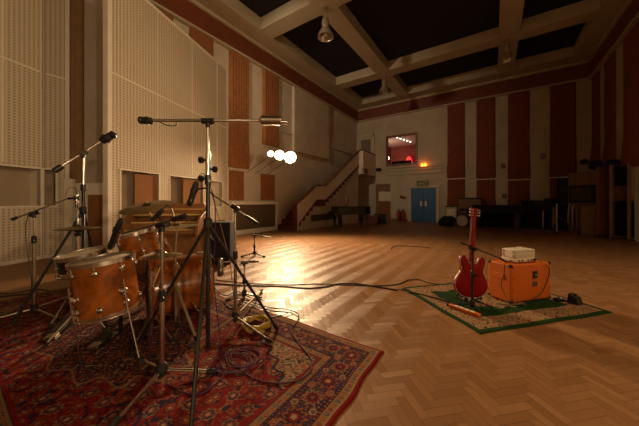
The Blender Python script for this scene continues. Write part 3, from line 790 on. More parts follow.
# chrome frame trolley
b = F(568, 234.5)
t = thing('trolley', 'chrome tubular trolley frame on the floor near the brown cabinet', 'trolley', b)
Mx = Matrix.Translation(b) @ Matrix.Rotation(PSI, 4, 'Z')
obj('frame', MB(Mx).tube([(-.42,0,.05),(-.42,0,1.15)], .018).tube([(-.42,0,.12),(.42,0,.12)], .018).tube([(-.42,0,.72),(.42,0,.06)], .014), M['dullmetal'], t)
for k, x in enumerate((.18, .34)):
    lp = spline([(x,.1,.05),(x-.09,.1,.5),(x-.05,.1,1.05),(x+.04,.1,1.1),(x+.09,.1,.5),(x+.03,.1,.05)], 6)
    obj('hoop_rail', MB(Mx).tube(lp, .013), M['dullmetal'], t)
for x in (-.42, .42): obj('wheel', MB(Mx).cyl((x-.02,0,.05),(x+.02,0,.05),.05), M['blackmatte'], t)
obj('rear_frame', MB(Mx).tube([(-.42,0,.12),(-.42,.35,.12),(.42,.35,.12),(.42,0,.12)], .014).cyl((-.42,.35,.12),(-.42,.35,.0),.012).cyl((.42,.35,.12),(.42,.35,.0),.012), M['dullmetal'], t)
# black column speaker behind
t, Mx, w, h = unit('column_speaker', 'tall narrow black speaker between the widest drape and the windowed screen', 'speaker', 560, 568.5, 229, 178, .4, M['blackmatte'])
for k in range(3): obj('driver', MB(Mx).lathe([(.11,0),(.10,.01),(.03,-.02)], (0,-.001,.6+k*.55), (0,-1,0)), M['black'], t)
# gobos on the right
gt, Mx, w = gobo('acoustic_screen', 'wide brown screen with an olive window strip right of the trolley', 568, 598.5, 11.2, 2.45, (.05,.95,.15,1.1), 'paneltan', 'brownboard', dd=-1.0)
obj('window_frame', MB(Mx).box(.05*w, .95*w, -.03, 0, 1.18, 1.9), M['blackmatte'], gt)
obj('window_strip', MB(Mx).box(.12*w, .78*w, -.04, -.02, 1.27, 1.8), M['greenglass'], gt, label='olive window strip')
t, Mx, w, h = unit('storage_cabinet', 'plain tan cabinet in front of the windowed brown screen', 'cabinet', 583, 597, 235.5, 206.5, .5, M['paneltan'])
obj('cabinet_door', MB(Mx).box(-w/2+.04, w/2-.04, -.015, 0, .06, h-.06), M['paneltan'], t, bevel=.005)
gobo('acoustic_screen', 'tall plain reddish brown screen left of the black faced rack', 598.5, 611.5, 8.9, 2.45, (.04,.96,.10,2.4), 'cornice', 'brownboard')
gt, Mx, w = gobo('acoustic_screen', 'tall screen with black panels and a brown window at the right', 612, 628.5, 8.5, 2.45, None, 'paneltan')
obj('upper_black_panel', MB(Mx).box(.14*w, .86*w, -.02, 0, 1.75, 2.40), M['blackcloth'], gt)
obj('brown_window', MB(Mx).box(.14*w, .86*w, -.015, 0, 1.28, 1.72), M['brownboard'], gt)
obj('lower_black_panel', MB(Mx).box(.14*w, .86*w, -.02, 0, .12, 1.25), M['blackcloth'], gt)
gt, Mx, w = gobo('acoustic_screen', 'tan topped screen cut by the right edge of the picture', 630, 652, 8.1, 2.45, (.06,.94,1.3,2.35), 'paneltan', 'plaster_far')
obj('lower_black_panel', MB(Mx).box(.06*w, .94*w, -.02, 0, .12, 1.22), M['blackcloth'], gt)
# wall speakers under the right wall drapes
for px, l in ((602.5, 'small black speaker on the right wall between the first two bulging drapes'), (620, 'small black speaker on the right wall between the last two bulging drapes')):
    y = onX(px, XR); z = zat(XR, y, 164)
    s_ = thing('wall_speaker', l, 'speaker', (XR-.18, y, z-.2))
    obj('speaker_box', MB().box(XR-.36, XR-.06, y-.18, y+.18, z-.2, z+.15), M['blackmatte'], s_, bevel=.015)
    obj('bracket', MB().box(XR-.06, XR, y-.05, y+.05, z-.05, z+.05), M['black'], s_)

# ------------------------------------------------------------------ hanging bell lamps
def bell_lamp(label, x, y, drop, sc_=1.0):
    zt = ZC-.005; t = thing('pendant_lamp', label, 'pendant lamp', (x, y, zt-drop-.62*sc_), 'bell shaped ceiling lamps')
    b = V((x, y, zt))
    obj('rod', MB().cyl(b, b-V((0,0,drop)), .02).lathe([(.07,0),(.07,-.04)], b), M['lampmetal'], t)
    s = sc_; o_ = b-V((0,0,drop))
    obj('gear_housing', MB().lathe([(.03,0),(.10*s,-.03*s),(.12*s,-.10*s),(.12*s,-.24*s),(.08*s,-.28*s)], o_, n=24), M['lampmetal'], t)
    obj('reflector', MB().lathe([(.085*s,-.28*s),(.13*s,-.34*s),(.20*s,-.46*s),(.25*s,-.58*s),(.26*s,-.62*s),(.245*s,-.615*s),(.19*s,-.46*s),(.07*s,-.30*s)], o_, n=28), M['lampmetal'], t)
    obj('bulb', MB().lathe([(.03*s,-.30*s),(.06*s,-.42*s),(.085*s,-.50*s),(.06*s,-.57*s),(.001,-.60*s)], o_, n=16), M['headskin'], t)
bell_lamp('nearest bell shaped pendant lamp, hanging at the top centre of the ceiling', -4.5, 7.0, .35, 1.0)
bell_lamp('bell shaped pendant lamp hanging by the far left ceiling corner', -4.5, 12.35, .25, 1.0)
bell_lamp('bell shaped pendant lamp hanging at the far right beam crossing', .40, 12.3, .18, 1.0)

def lit_pendant(x, y, energy, cone, label):
    bell_lamp(label, x, y, .30, 1.0)
    li = bpy.data.lights.new('pendant_light', 'SPOT'); li.energy = energy; li.color = (1,.66,.36); li.spot_size = math.radians(cone); li.spot_blend = 1; li.shadow_soft_size = .22
    o = bpy.data.objects.new('pendant_light', li); COL.objects.link(o); o.location = (x, y, ZC-.30-.66)
lit_pendant(3.05, 2.6, 600, 100, 'lit bell shaped pendant lamp above the camera, out of the picture')
# ------------------------------------------------------------------ flood lamps and the room's light
def flood(label, pos, aim, m, energy, wallx=None, spot=120, rad=.12, blend=.6, col=(1,.66,.36), k=1.0, ceil=False):
    pos = V(pos); d = (V(aim)-pos).normalized()
    t = thing('flood_lamp', label, 'flood lamp', pos)
    obj('housing', MB().lathe([(.05*k,-.26),(.10*k,-.22),(.12*k,-.02),(.13*k,0),(.115*k,0),(.09*k,-.05)], pos, d, n=24), M['lampmetal'], t)
    obj('lens', MB().cyl(pos-d*.03, pos-d*.02, .108*k, n=24), m, t)
    if wallx is not None:
        obj('bracket', MB().tube([pos-d*.2, (pos.x, pos.y, pos.z-.05), (wallx, pos.y, pos.z-.60)], .009), M['black'], t)
    elif ceil: obj('bracket', MB().tube([pos-d*.2, (pos.x, pos.y-.1, ZC+.01)], .015), M['black'], t)
    else: obj('bracket', MB().tube([pos-d*.2, (pos.x, YB, pos.z-.30)], .015), M['black'], t)
    li = bpy.data.lights.new('flood_lamp_light', 'SPOT'); li.energy = energy; li.color = col; li.spot_size = math.radians(spot); li.spot_blend = blend; li.shadow_soft_size = rad
    o = bpy.data.objects.new('flood_lamp_light', li); COL.objects.link(o); o.location = pos+d*.06; o.rotation_euler = d.to_track_quat('-Z', 'Y').to_euler()
def lamp_pos(px, py, x): 
    y = onX(px, x); return (x, y, zat(x, y, py))
KEY = 1400
flood('brightest flood lamp on the left wall, nearest the stairs', lamp_pos(290.5, 157.5, -6.6), (-.3, 3.0, .3), M['bulb_hot'], KEY, XL, 118, .16, 1.0, k=2.1)
flood('middle flood lamp of the lit row on the left wall', lamp_pos(279.5, 155.3, -6.6), (-1.2, 1.5, .3), M['bulb_hot'], 800, XL, 165, .12, 1.0, k=1.6)
flood('leftmost and smallest looking flood lamp of the lit row on the left wall', lamp_pos(270.8, 153.8, -6.6), (-1.5, 3.0, .3), M['bulb_mid'], 150, XL, 140, .10, 1.0)
flood('added flood lamp hung out of view over the drums to brighten the far wall', (-5.8, 1.4, 6.25), (-6.0, 16.3, 4.4), M['bulb_mid'], 900, None, 60, .12, 1.0, col=(1,.72,.46), ceil=True)  # added unseen lamp, lifts the far wall and stairs
# lamps on the right wall beside the camera and on the back wall, out of the picture, some added as fill
FILL = 1
flood('flood lamp on the right wall beside the amplifier rug', (3.2, 5.4, 3.3), (-8, 2.5, 4.4), M['bulb_mid'], 640*FILL, XR, 80, .14, 1.0)
flood('added fill flood lamp on the back wall behind the camera', (1.6, -4.2, 3.6), (.3, 3.2, 0), M['bulb_mid'], 190*FILL, None, 58, .2, .9)  # unseen fill added behind the camera for the cabinet back and floor
flood('low flood lamp on the right wall aimed across the drums', (3.3, -.4, 1.75), (-5.5, 1.7, 1.85), M['bulb_mid'], 500*FILL, XR, 56, .12, .9)
flood('added high flood lamp on the right wall to brighten the alcove', (3.3, -.9, 4.4), (-8.9, 2.2, 4.8), M['bulb_mid'], 560*FILL, XR, 62, .12, .9)  # unseen lamp added to lift the dark alcove and slotted panels

# ------------------------------------------------------------------ rugs
def rug(name, label, corner, ux, uy, Lx, Ly, res, fn, m, wav, h=.010):
    """corner + ux*s + uy*t ; fn(s,t arrays)->rgb"""
    nx, ny = int(Lx/res), int(Ly/res)
    s = np.linspace(0, Lx, nx+1); t = np.linspace(0, Ly, ny+1)
    S, Tt = np.meshgrid(s, t)
    col = fn(S, Tt)
    S2, T2 = wav(S, Tt)
    X = corner[0]+ux[0]*S2+uy[0]*T2; Y = corner[1]+ux[1]*S2+uy[1]*T2
    e = np.minimum(np.minimum(S, Lx-S), np.minimum(Tt, Ly-Tt))
    Z = h*np.clip(e/.012, 0, 1)**.5+.0015
    Z[0,:] = .0005; Z[-1,:] = .0005; Z[:,0] = .0005; Z[:,-1] = .0005
    cx, cy = X.mean(), Y.mean()
    co = np.stack([X-cx, Y-cy, Z], -1).reshape(-1, 3).astype(np.float32)
    idx = np.arange((nx+1)*(ny+1)).reshape(ny+1, nx+1)
    q = np.stack([idx[:-1,:-1], idx[:-1,1:], idx[1:,1:], idx[1:,:-1]], -1).reshape(-1, 4).astype(np.int32)
    if ux[0]*uy[1]-ux[1]*uy[0] < 0: q = q[:, ::-1].copy()
    me = bpy.data.meshes.new(name)
    me.vertices.add(len(co)); me.vertices.foreach_set('co', co.ravel())
    me.loops.add(q.size); me.loops.foreach_set('vertex_index', q.ravel())
    me.polygons.add(len(q)); me.polygons.foreach_set('loop_start', np.arange(0, q.size, 4, dtype=np.int32))
    me.update(calc_edges=True)
    at = me.color_attributes.new('weave', 'FLOAT_COLOR', 'POINT')
    at.data.foreach_set('color', np.concatenate([col.reshape(-1,3), np.ones((len(co),1))], 1).astype(np.float32).ravel())
    me.materials.append(m); me.shade_smooth()
    o = bpy.data.objects.new(name, me); COL.objects.link(o); o.location = (cx, cy, 0)
    return tag(o, label, 'rug')
def ros(col, x, y, R, pal, petals=8, ph=0):
    """flower rosette stamped where (x,y) are offsets from its centre"""
    r = np.hypot(x, y)/R; th = np.arctan2(y, x); k = 1+.16*np.cos(petals*th+ph)
    for lim, c in zip((1.0,.80,.52,.26), pal): col[r < lim*k] = c
def persian(Lx, Ly):
    RED=(.25,.010,.010); NAVY=(.032,.016,.046); TAN=(.33,.19,.09); CRM=(.42,.30,.17); ORG=(.34,.09,.025); BLU=(.06,.07,.10); GRN=(.05,.06,.03); DR=(.11,.006,.008); PNK=(.30,.06,.04)
    def fn(S, Tt):
        col = np.empty(S.shape+(3,)); col[:] = RED
        ex = np.minimum(S, Lx-S); ey = np.minimum(Tt, Ly-Tt); e = np.minimum(ex, ey)
        along = np.where(ey < ex, S-Lx/2, Tt-Ly/2)
        # field
        fx_ = S-Lx/2; fy_ = Tt-Ly/2; ax_ = np.abs(fx_); ay_ = np.abs(fy_)
        g = np.sin(24*ax_+2.3*np.sin(15*ay_))+np.sin(29*ay_+2.2*np.sin(17*ax_))
        g3 = np.sin(52*ax_+2*np.sin(31*ay_))+np.sin(57*ay_+2*np.sin(37*ax_))
        col[np.abs(g) < .13] = NAVY; col[np.abs(g-.95) < .07] = TAN; col[np.abs(g+1.0) < .10] = DR; col[g3 > 1.35] = NAVY; col[g3 < -1.6] = PNK; col[np.abs(g3-.2) < .07] = ORG
        # small scattered florets
        per = .165; wx_ = ax_+.022*np.sin(9*ay_+1); wy_ = ay_+.022*np.sin(8*ax_)
        for oy in (0, 1):
            X_ = (wx_+oy*per/2) % per - per/2; Y_ = (wy_+oy*per/2) % per - per/2
            ros(col, X_, Y_, .036 if oy else .043, ((NAVY, ORG, RED, CRM) if oy else (TAN, NAVY, PNK, CRM)), 6 if oy else 8)
        # corner spandrels and centre medallion
        hw, hh = Lx/2-.40, Ly/2-.40
        cx_, cy_ = hw-ax_, hh-ay_
        spn = (cx_/.70)**.8+(cy_/.42)**.8+.07*np.sin(24*(cx_-cy_)) < 1.0
        rim = ((cx_/.70)**.8+(cy_/.42)**.8+.07*np.sin(24*(cx_-cy_)) < 1.07) & ~spn
        g2 = np.sin(62*ax_+2.3*np.sin(41*ay_))+np.sin(66*ay_+2*np.sin(45*ax_))
        ins = (ex > .40) & (ey > .40)
        a = spn & ins; sub = col[a]; sub[:] = CRM; gg = g2[a]
        sub[np.abs(gg) < .22] = RED; sub[np.abs(gg-1) < .2] = GRN; sub[np.abs(gg+1) < .2] = ORG; sub[gg > 1.6] = NAVY; sub[gg < -1.6] = BLU; col[a] = sub
        col[rim & ins] = NAVY
        rm = np.hypot(fx_/.95, fy_/.48); tm = np.arctan2(fy_/.48, fx_/.95); rm = rm*(1+.07*np.cos(16*tm))
        a = rm < 1; sub = col[a]; sub[:] = NAVY; gg = g2[a]; sub[np.abs(gg) < .2] = ORG; sub[np.abs(gg-1) < .18] = RED; sub[np.abs(gg+1) < .18] = TAN; sub[gg > 1.6] = CRM; col[a] = sub
        col[(rm >= 1) & (rm < 1.03)] = TAN
        # border bands
        def band(a0, a1, c): col[(e >= a0) & (e < a1)] = c
        band(0, .030, RED); band(.030, .040, CRM); band(.040, .085, TAN); band(.085,.093, DR); band(.093,.318, NAVY); band(.318,.326, DR); band(.326,.372, TAN); band(.372,.382, NAVY); band(.382,.40, RED)
        for c0 in (.0625, .349):
            m_ = (e > c0-.021) & (e < c0+.021); X_ = (along % .040)-.020; Y_ = e-c0
            sub = col[m_]; r = np.hypot(X_, Y_)[m_]; al = (np.floor(along/.040) % 3)[m_]
            c_ = np.array([RED, BLU, ORG])[al.astype(int)]
            sub[r < .014] = c_[r < .014]; sub[r < .006] = CRM; col[m_] = sub
        m_ = (e > .093) & (e < .318)
        Xb = along; Yb = e-.2055
        lam = .36
        sb_ = col[m_]; xb = Xb[m_]; yb = Yb[m_]
        v1 = np.abs(yb-.065*np.sin(2*PI*xb/lam)); v2 = np.abs(yb+.065*np.sin(2*PI*xb/lam)); v3 = np.abs(yb-.095*np.sin(2*PI*xb/(lam/2)+.6))
        v4 = np.abs(yb-.05*np.sin(2*PI*xb/(lam/3)+.3)-.03*np.sin(2*PI*xb/lam*1.0)); sb_[v1 < .005] = ORG; sb_[v2 < .005] = TAN; sb_[v3 < .004] = RED; sb_[v4 < .004] = ORG
        q = np.sin(2*PI*xb/.055)*np.sin(2*PI*yb/.055+1); sb_[(q > .72)] = PNK; sb_[(q < -.78)] = TAN; sb_[np.abs(q) < .04] = BLU
        for ph_, R_, pal in ((0, .066, (ORG, NAVY, RED, CRM)), (lam/2, .058, (TAN, RED, NAVY, PNK))):
            ros(sb_, (xb+ph_) % lam-lam/2, yb, R_, pal, 10)
        for sgn in (1, -1):
            ros(sb_, (xb+lam/4) % lam-lam/2, yb-sgn*.070, .028, (RED, CRM, BLU, ORG), 6)
            ros(sb_, (xb-lam/4) % lam-lam/2, yb+sgn*.070, .028, (PNK, TAN, RED, CRM), 6)
        col[m_] = sb_
        return col
    return fn
Lx, Ly = 4.35, 2.22
def wav1(S, Tt):
    return S + .010*np.sin(Tt*7)*np.exp(-S/.2) + .006*np.sin(Tt*17+1)*np.exp(-S/.1), Tt+.012*np.sin(S*4+.5)*np.exp(-Tt/.3)
rug('persian_rug', 'large red Persian rug with navy floral border under the drum kit', (-.745, 2.075), (-1,0), (0,-1), Lx, Ly, .007, persian(Lx, Ly), M['rug'], wav1)
def green(Lx, Ly):
    GR=(.014,.050,.008); G2=(.03,.07,.015); CRM=(.46,.33,.18); RED=(.26,.06,.035); TAN=(.33,.21,.10); BR=(.12,.05,.03)
    def fn(S, Tt):
        col = np.empty(S.shape+(3,)); ex = np.minimum(S, Lx-S); ey = np.minimum(Tt, Ly-Tt); e = np.minimum(ex, ey)
        col[:] = CRM
        g = np.sin(40*S+2.4*np.sin(29*Tt))+np.sin(44*Tt+2.1*np.sin(33*S))
        col[np.abs(g) < .20] = RED; col[np.abs(g-1) < .22] = TAN; col[np.abs(g+1) < .2] = BR; col[g > 1.55] = G2; col[g < -1.6] = RED
        for o_ in (0, 1):
            ros(col, (S+o_*.09) % .18-.09, (Tt+o_*.09) % .18-.09, .042, (RED, CRM, TAN, BR) if o_ else (TAN, CRM, RED, CRM), 6)
        dd_ = e+.025*np.sin(S*22)*np.sin(Tt*19+1)
        col[(dd_ > .27)] = GR
        r = np.hypot((S-Lx/2)/.42, (Tt-Ly/2)/.26); a = r*(1+.1*np.cos(10*np.arctan2(Tt-Ly/2, S-Lx/2))) < 1
        sub = col[a]; sub[:] = CRM; sub[np.abs(g[a]) < .3] = RED; sub[g[a] > 1] = TAN; sub[g[a] < -1.3] = GR; col[a] = sub
        col[e < .055] = GR; col[(e >= .055) & (e < .065)] = TAN
        return col
    return fn
ga, gb, gc = F(402.5,288), F(480,334.5), F(614,313.2)
vx = (gc-gb); vy = (ga-gb); lx, ly = vx.length, vy.length; vx.normalize(); vy = V((-vx.y, vx.x, 0))
rug('green_rug', 'small green bordered floral rug under the guitar and orange cabinet', (gb.x, gb.y), vx[:2], vy[:2], lx, ly, .006, green(lx, ly), M['rug2'], lambda S, T_: (S+.006*np.sin(T_*9), T_+.006*np.sin(S*8)), .009)

RZ = .0115   # top of the rug pile
# ------------------------------------------------------------------ stands
def stand(name, label, base, topz, feet, hubz, m=None, r=.011, top_r=.009, boom=None, pivot=None, cw=.03, cat='microphone stand', colar=True, gz=RZ, mlow=None, split=.5, legflat=False, joint=None, foot_m=None, cwlen=.10):
    m = m or M['dullmetal']; mlow = mlow or m
    b = V((base[0], base[1], gz)); t = thing(name, label, cat, b)
    T_ = V((b.x, b.y, topz)); mid = V((b.x, b.y, gz+(topz-gz)*split)) if joint is None else V((b.x, b.y, joint))
    low = .06 if hubz < .5 else hubz-.95
    obj('lower_pole', MB().cyl((b.x, b.y, gz+max(.03, low)), mid, r*1.25, n=14), mlow, t)
    obj('upper_pole', MB().cyl(mid, T_, top_r, n=14), m, t)
    cl = obj('collar', MB().lathe([(r*1.3,-.05),(r*1.9,-.045),(r*1.9,.02),(r*1.3,.03)], mid), M['black'], t)
    obj('knob', MB().cyl(mid+V((.01,0,-.02)), mid+V((.05,-.02,-.02)), .012), M['black'], cl)
    h = V((b.x, b.y, gz+hubz))
    obj('hub', MB().lathe([(r*1.4,-.045),(r*2.6,-.03),(r*2.6,.03),(r*1.4,.045)], h, n=16), M['blackmatte'], t)
    for fp in feet:
        f_ = V((fp[0], fp[1], gz+.012)); d = (f_-h).normalized()
        lg = obj('leg', (MB().bar(h, f_, r*2.6, r*1.2) if legflat else MB().cyl(h, f_, r*.95, n=10)), mlow, t)
        obj('rubber_foot', MB().cyl(f_-d*.05, f_+d*.008, r*1.5, n=10), foot_m or M['blackmatte'], lg)
    if boom:
        a, e = V(boom[0]), V(boom[1]); d = (e-a).normalized()
        pv = T_
        bo = obj('boom', MB().cyl(a, e, top_r*.95, n=12), m, t)
        obj('clutch', MB().cyl(pv-d*.045, pv+d*.045, .022, n=12).cyl(pv+V((0,0,-.05)), pv+V((0,0,.01)), .017).lathe([(.02,.0),(.02,.05)], pv, d.cross(V((0,0,1)))), M['black'], t)
        if cw: obj('counterweight', MB().lathe([(cw*.6,-cwlen),(cw,-cwlen*.9),(cw,cwlen*.3),(cw*.5,cwlen*.4)], a, d, n=16), M['black'] if cw < .035 else M['dullmetal'], bo)
    return t
def poly_feet(c, rad, a0): return [(c[0]+rad*math.cos(a0+k*2*PI/3), c[1]+rad*math.sin(a0+k*2*PI/3)) for k in range(3)]

# tall stand in front (wide black tripod, boom across the picture)
bT = C(-.845, 1.955); fT = [F(131,357), F(277,331), C(-.66, 1.315)]
zt = P(207,121,1.955).z
mic_end = P(153,120.5,1.90); cwe = P(266,120.5,2.0)
stand('boom_stand', 'tall heavy boom stand in the foreground with a horizontal chrome boom', bT, zt, fT, 1.07, M['chrome'], .0125, .012, boom=(cwe, mic_end), cw=.036, mlow=M['black'], joint=1.42, gz=RZ, cwlen=.12)
t = bpy.data.objects['boom_stand']
k = MB()
for z in (1.56, 1.42, 1.49):
    s_ = -1 if z != 1.49 else 1
    p = V((bT.x, bT.y, z)); d = C(s_, 0)-C(0,0); k.cyl(p, p+d*.045, .008).cyl(p+d*.04, p+d*.065, .024, n=10)
obj('clamp_knobs', k, M['black'], t)
obj('riser_sleeve', MB().lathe([(.019,1.42),(.019,1.62)], (bT.x,bT.y,0)), M['chrome'], t)
e = P(288,122.5,2.0); obj('boom_tail', MB().cyl(cwe, e, .014, n=12), M['chrome'], t)

# second tall stand at left
bL = C(-2.79, 3.05); fL = [F(13.5,325), C(-2.45,2.68), C(-3.05,3.60)]
stand('boom_stand', 'tall black boom stand rising behind the hi-hat at left', bL, P(84,154,3.05).z, fL, 1.13, M['chrome'], .015, .012, boom=(P(60,167.5,2.9), P(103,140,3.2)), cw=.032, mlow=M['black'], joint=1.42, cwlen=.07)

# small boom stand far left
bS = C(-3.13, 2.83); fS = [F(61,322), F(72,297), C(-3.45,2.52)]
stand('boom_stand', 'thin grey boom stand at the far left edge of the rug', bS, P(29,213.5,2.83).z, fS, .06, M['dullmetal'], .012, .009, boom=(P(16,218,2.75), P(68,198.5,2.95)), cw=.016, split=.75, cwlen=.04)

# near stand whose round hub sits on the rug
bN = C(-1.093, 1.79); fN = [C(-1.13,1.40), C(-.76,1.86), C(-1.38,2.0)]
stand('boom_stand', 'bronze mic stand in front of the drums with a black ball hub', bN, P(159.5,224.5,1.79).z, fN, .07, M['dullmetal'], .013, .010, boom=(P(176,218.5,1.72), P(122.5,233.5,1.95)), cw=.018, split=.55, mlow=M['chrome'])
obj('ball_hub', MB().ball((bN.x, bN.y, RZ+.075), .042, 14, (1,1,1.15)), M['blackmatte'], bpy.data.objects['boom_stand.003'])

# gold stand right of the tall one
bE = C(-.815, 2.50); fE = [F(262,292), F(270,344), C(-1.10, 2.17)]
stand('boom_stand', 'brass coloured boom stand right of the kick drum with an angled boom', bE, P(234,208,2.50).z, fE, .12, M['dullmetal'], .012, .009, boom=(P(249,218,2.45), P(213,195,2.62)), cw=.014, split=.62, legflat=False, cwlen=.12)

# low stand with kick mic
bF = C(-.98, 3.36); 
stand('microphone_stand', 'short mic stand on the parquet in front of the kick drum', bF, P(245,262.5,3.36).z, poly_feet(bF, .24, .3), .05, M['dullmetal'], .012, .009, boom=(P(251,261.5,3.4), P(222,262,3.28)), cw=.016, gz=RZ if False else .0015)
bG = C(-1.48, 5.86)
stand('microphone_stand', 'short mic stand alone on the parquet near the wire grille', bG, P(254.5,235.5,5.86).z, poly_feet(bG, .30, .1), .07, M['black'], .014, .011, boom=(P(252,235,5.85), P(271,237,5.9)), cw=0, gz=.0015)

# ------------------------------------------------------------------ microphones
def pencil_mic(label, p0, p1, r, m, cable=None, grille=True, name='microphone'):
    p0 = V(p0); p1 = V(p1); d = (p1-p0); Lg = d.length; t = thing(name, label, 'microphone', (p0+p1)/2)
    obj('body', MB().lathe([(r*.55,0),(r*.9,Lg*.06),(r,Lg*.15),(r,Lg*.68),(r*.9,Lg*.72)], p0, d, n=16), m, t)
    obj('grille', MB().lathe([(r*.95,Lg*.72),(r*1.05,Lg*.76),(r*1.05,Lg*.92),(r*.6,Lg*1.0)], p0, d, n=16), M['grey'] if m is not M['blackmatte'] else M['black'], t)
    obj('clip', MB().lathe([(r*1.25,Lg*.30),(r*1.25,Lg*.42)], p0, d, n=12), M['black'], t)
    if cable: obj('cable', MB().tube(spline(cable, 8), .0035), M['blackcable'], t)
    return t
pencil_mic('black overhead microphone at the left end of the long horizontal boom', P(153,121.2,1.90), P(138.5,120,1.88), .026, M['blackmatte'],
    [P(153,121.2,1.90), P(158,121,1.9), P(166,125,1.88), P(176,125.5,1.9), P(177,121.5,1.9), P(190,121,1.92), P(206,120,1.94)])
tm = pencil_mic('thick black microphone on the tall left stand, raised above the hi-hat', P(101,141.5,3.2), P(115,133.5,3.22), .045, M['blackmatte'])
pencil_mic('long black valve microphone clipped beside the tall foreground stand', P(197,181.5,1.93), P(189,206,1.93), .022, M['blackmatte'],
    [P(197,181.5,1.93), P(199,176,1.93), P(203,173.5,1.94), P(206,178,1.95)])
t = bpy.data.objects['microphone.002']
obj('clip_arm', MB().tube([P(194,191.5,1.93), P(199,189,1.94), P(207,188,1.95)], .008), M['black'], t)
pencil_mic('big dark microphone tilted over the floor tom rim', P(121.5,219,1.97), P(110,249,2.05), .023, M['blackmatte'])
t = bpy.data.objects['microphone.003']
obj('silver_band', MB().bar(P(120,230,1.93), P(113,247,1.98), .012, .006), M['dullmetal'], t, label='silver side strip')
pencil_mic('black microphone pointing down over the rack tom', P(163.5,209,1.85), P(151.5,220.5,1.85), .015, M['blackmatte'],
    [P(163.5,209,1.85), P(168,205,1.85), P(172,210,1.8), P(174,218,1.74)])
t = bpy.data.objects['microphone.004']
obj('clip_arm', MB().tube([P(157,215,1.85), P(161,220,1.82), P(163,222.5,1.77)], .006), M['black'], t)
# small silver condenser hanging from the far left boom, cable looping above
def hang_mic(label, p, Lg, r, m, loop=None, cable_m=None):
    p = V(p); t = thing('condenser_microphone', label, 'microphone', p-V((0,0,Lg)))
    obj('body', MB().lathe([(r*.4,0),(r*.8,-.01),(r,-Lg*.2),(r,-Lg*.55)], p, n=14), m, t)
    obj('grille', MB().lathe([(r,-Lg*.55),(r*1.15,-Lg*.6),(r*1.15,-Lg*.9),(r*.7,-Lg)], p, n=14), M['grey'], t)
    if loop: obj('cable', MB().tube(spline(loop, 8), .003), M['blackcable'], t)
    return t
hang_mic('slim silver condenser microphone hanging from the far left boom', P(76.5,193,2.95), .17, .016, M['chrome'],
    [P(76.5,193,2.95), P(76,189,2.95), P(71.5,187,2.95), P(67,190.5,2.95), P(65.5,197,2.95)])
t = bpy.data.objects['condenser_microphone']
obj('shock_mount', MB().tube([P(68,198.5,2.95), P(78.5,198,2.95)], .014).ring(.02, .028, -.02, .02, P(76.5,198,2.95)), M['black'], t)
hang_mic('grey box shaped condenser microphone in front of the kick drum', P(220.5,258,3.28), .23, .035, M['grey'])
pencil_mic('small silver microphone at the upper end of the angled boom', P(214,196,2.61), P(210.5,192,2.63), .010, M['chrome'])

# ------------------------------------------------------------------ drums
def drum(name, label, c, axis, R, depth, nl, hoop_m, head_m, legs=None, rot=0, double=False, groups=None, lug_r=.016, wood_hoop=False, headcol=None, shell_m=None, gz=RZ):
    """c = centre of the top (batter) edge, axis points up out of the batter head"""
    a = V(axis).normalized(); c = V(c); t = thing(name, label, 'drum', (c.x, c.y, max(gz, c.z-depth)))
    u, v, _ = frame(a)
    obj('shell', MB().lathe([(R*.97,-.004),(R,-.006),(R,-depth+.006),(R*.97,-depth+.004)], c, a, n=48), shell_m or M['burl'], t, smooth=30)
    obj('batter_head', MB().lathe([(R*.985,.0),(R*.985,.004),(R*.97,.006)], c, a, n=48), head_m, t)
    obj('resonant_head', MB().lathe([(R*.97,-depth-.006),(R*.985,-depth-.004),(R*.985,-depth)], c, a, n=48), head_m, t)
    hh = .030 if not wood_hoop else .04
    for s0 in (-hh*.55, -depth-hh*.45):
        mb = MB().ring(R*.985, R*1.055, s0, s0+hh, c, a, n=48)
        if not wood_hoop:
            e_ = s0+hh if s0 > -.1 else s0
            mb.ring(R*.99, R*1.075, e_-.003, e_+.003, c, a, n=48)
        obj('hoop', mb, hoop_m, t)
    for k in range(nl):
        th = rot+2*PI*k/nl; d = u*math.cos(th)+v*math.sin(th)
        q = R*1.04
        for s0 in ((-.065, -depth+.065) if depth > .2 else (-depth/2,)):
            lb = MB(); p = c+d*R+a*s0
            lb.lathe([(lug_r,0),(lug_r*1.1,.008),(lug_r*.8,.018),(lug_r*.3,.022)], p, d, n=12)
            lb.cyl(p+d*.012-a*.018, p+d*.012+a*.018, .008, n=8)
            if depth > .2:
                e0, e1 = (.016, -.065) if s0 > -.1 else (-depth+.065, -depth-.016)
                lb.cyl(c+d*q+a*e0, c+d*q+a*e1, .004, n=6)
            else: lb.cyl(c+d*q+a*.012, c+d*q-a*(depth+.008), .0035, n=6)
            obj('lug', lb, M['chrome'], t)
    if legs:
        for top, knee, foot in legs:
            f_ = V(foot); k_ = V(knee); hk = (k_-c).dot(a); d = (f_-k_).normalized(); rad = (k_-c); rad = (rad-a*rad.dot(a)).normalized()
            lg = obj('leg', MB().tube([V(top), k_, f_], .0065, n=8), M['chrome'], t)
            obj('leg_bracket', MB().lathe([(.026,-.01),(.030,.0),(.030,.018),(.018,.03)], c+rad*R+a*(hk+.13), rad, n=14), M['chrome'], lg)
            obj('rubber_foot', MB().cyl(f_-d*.05, f_+d*.004, .013, n=10), M['blackmatte'], lg)
    return t
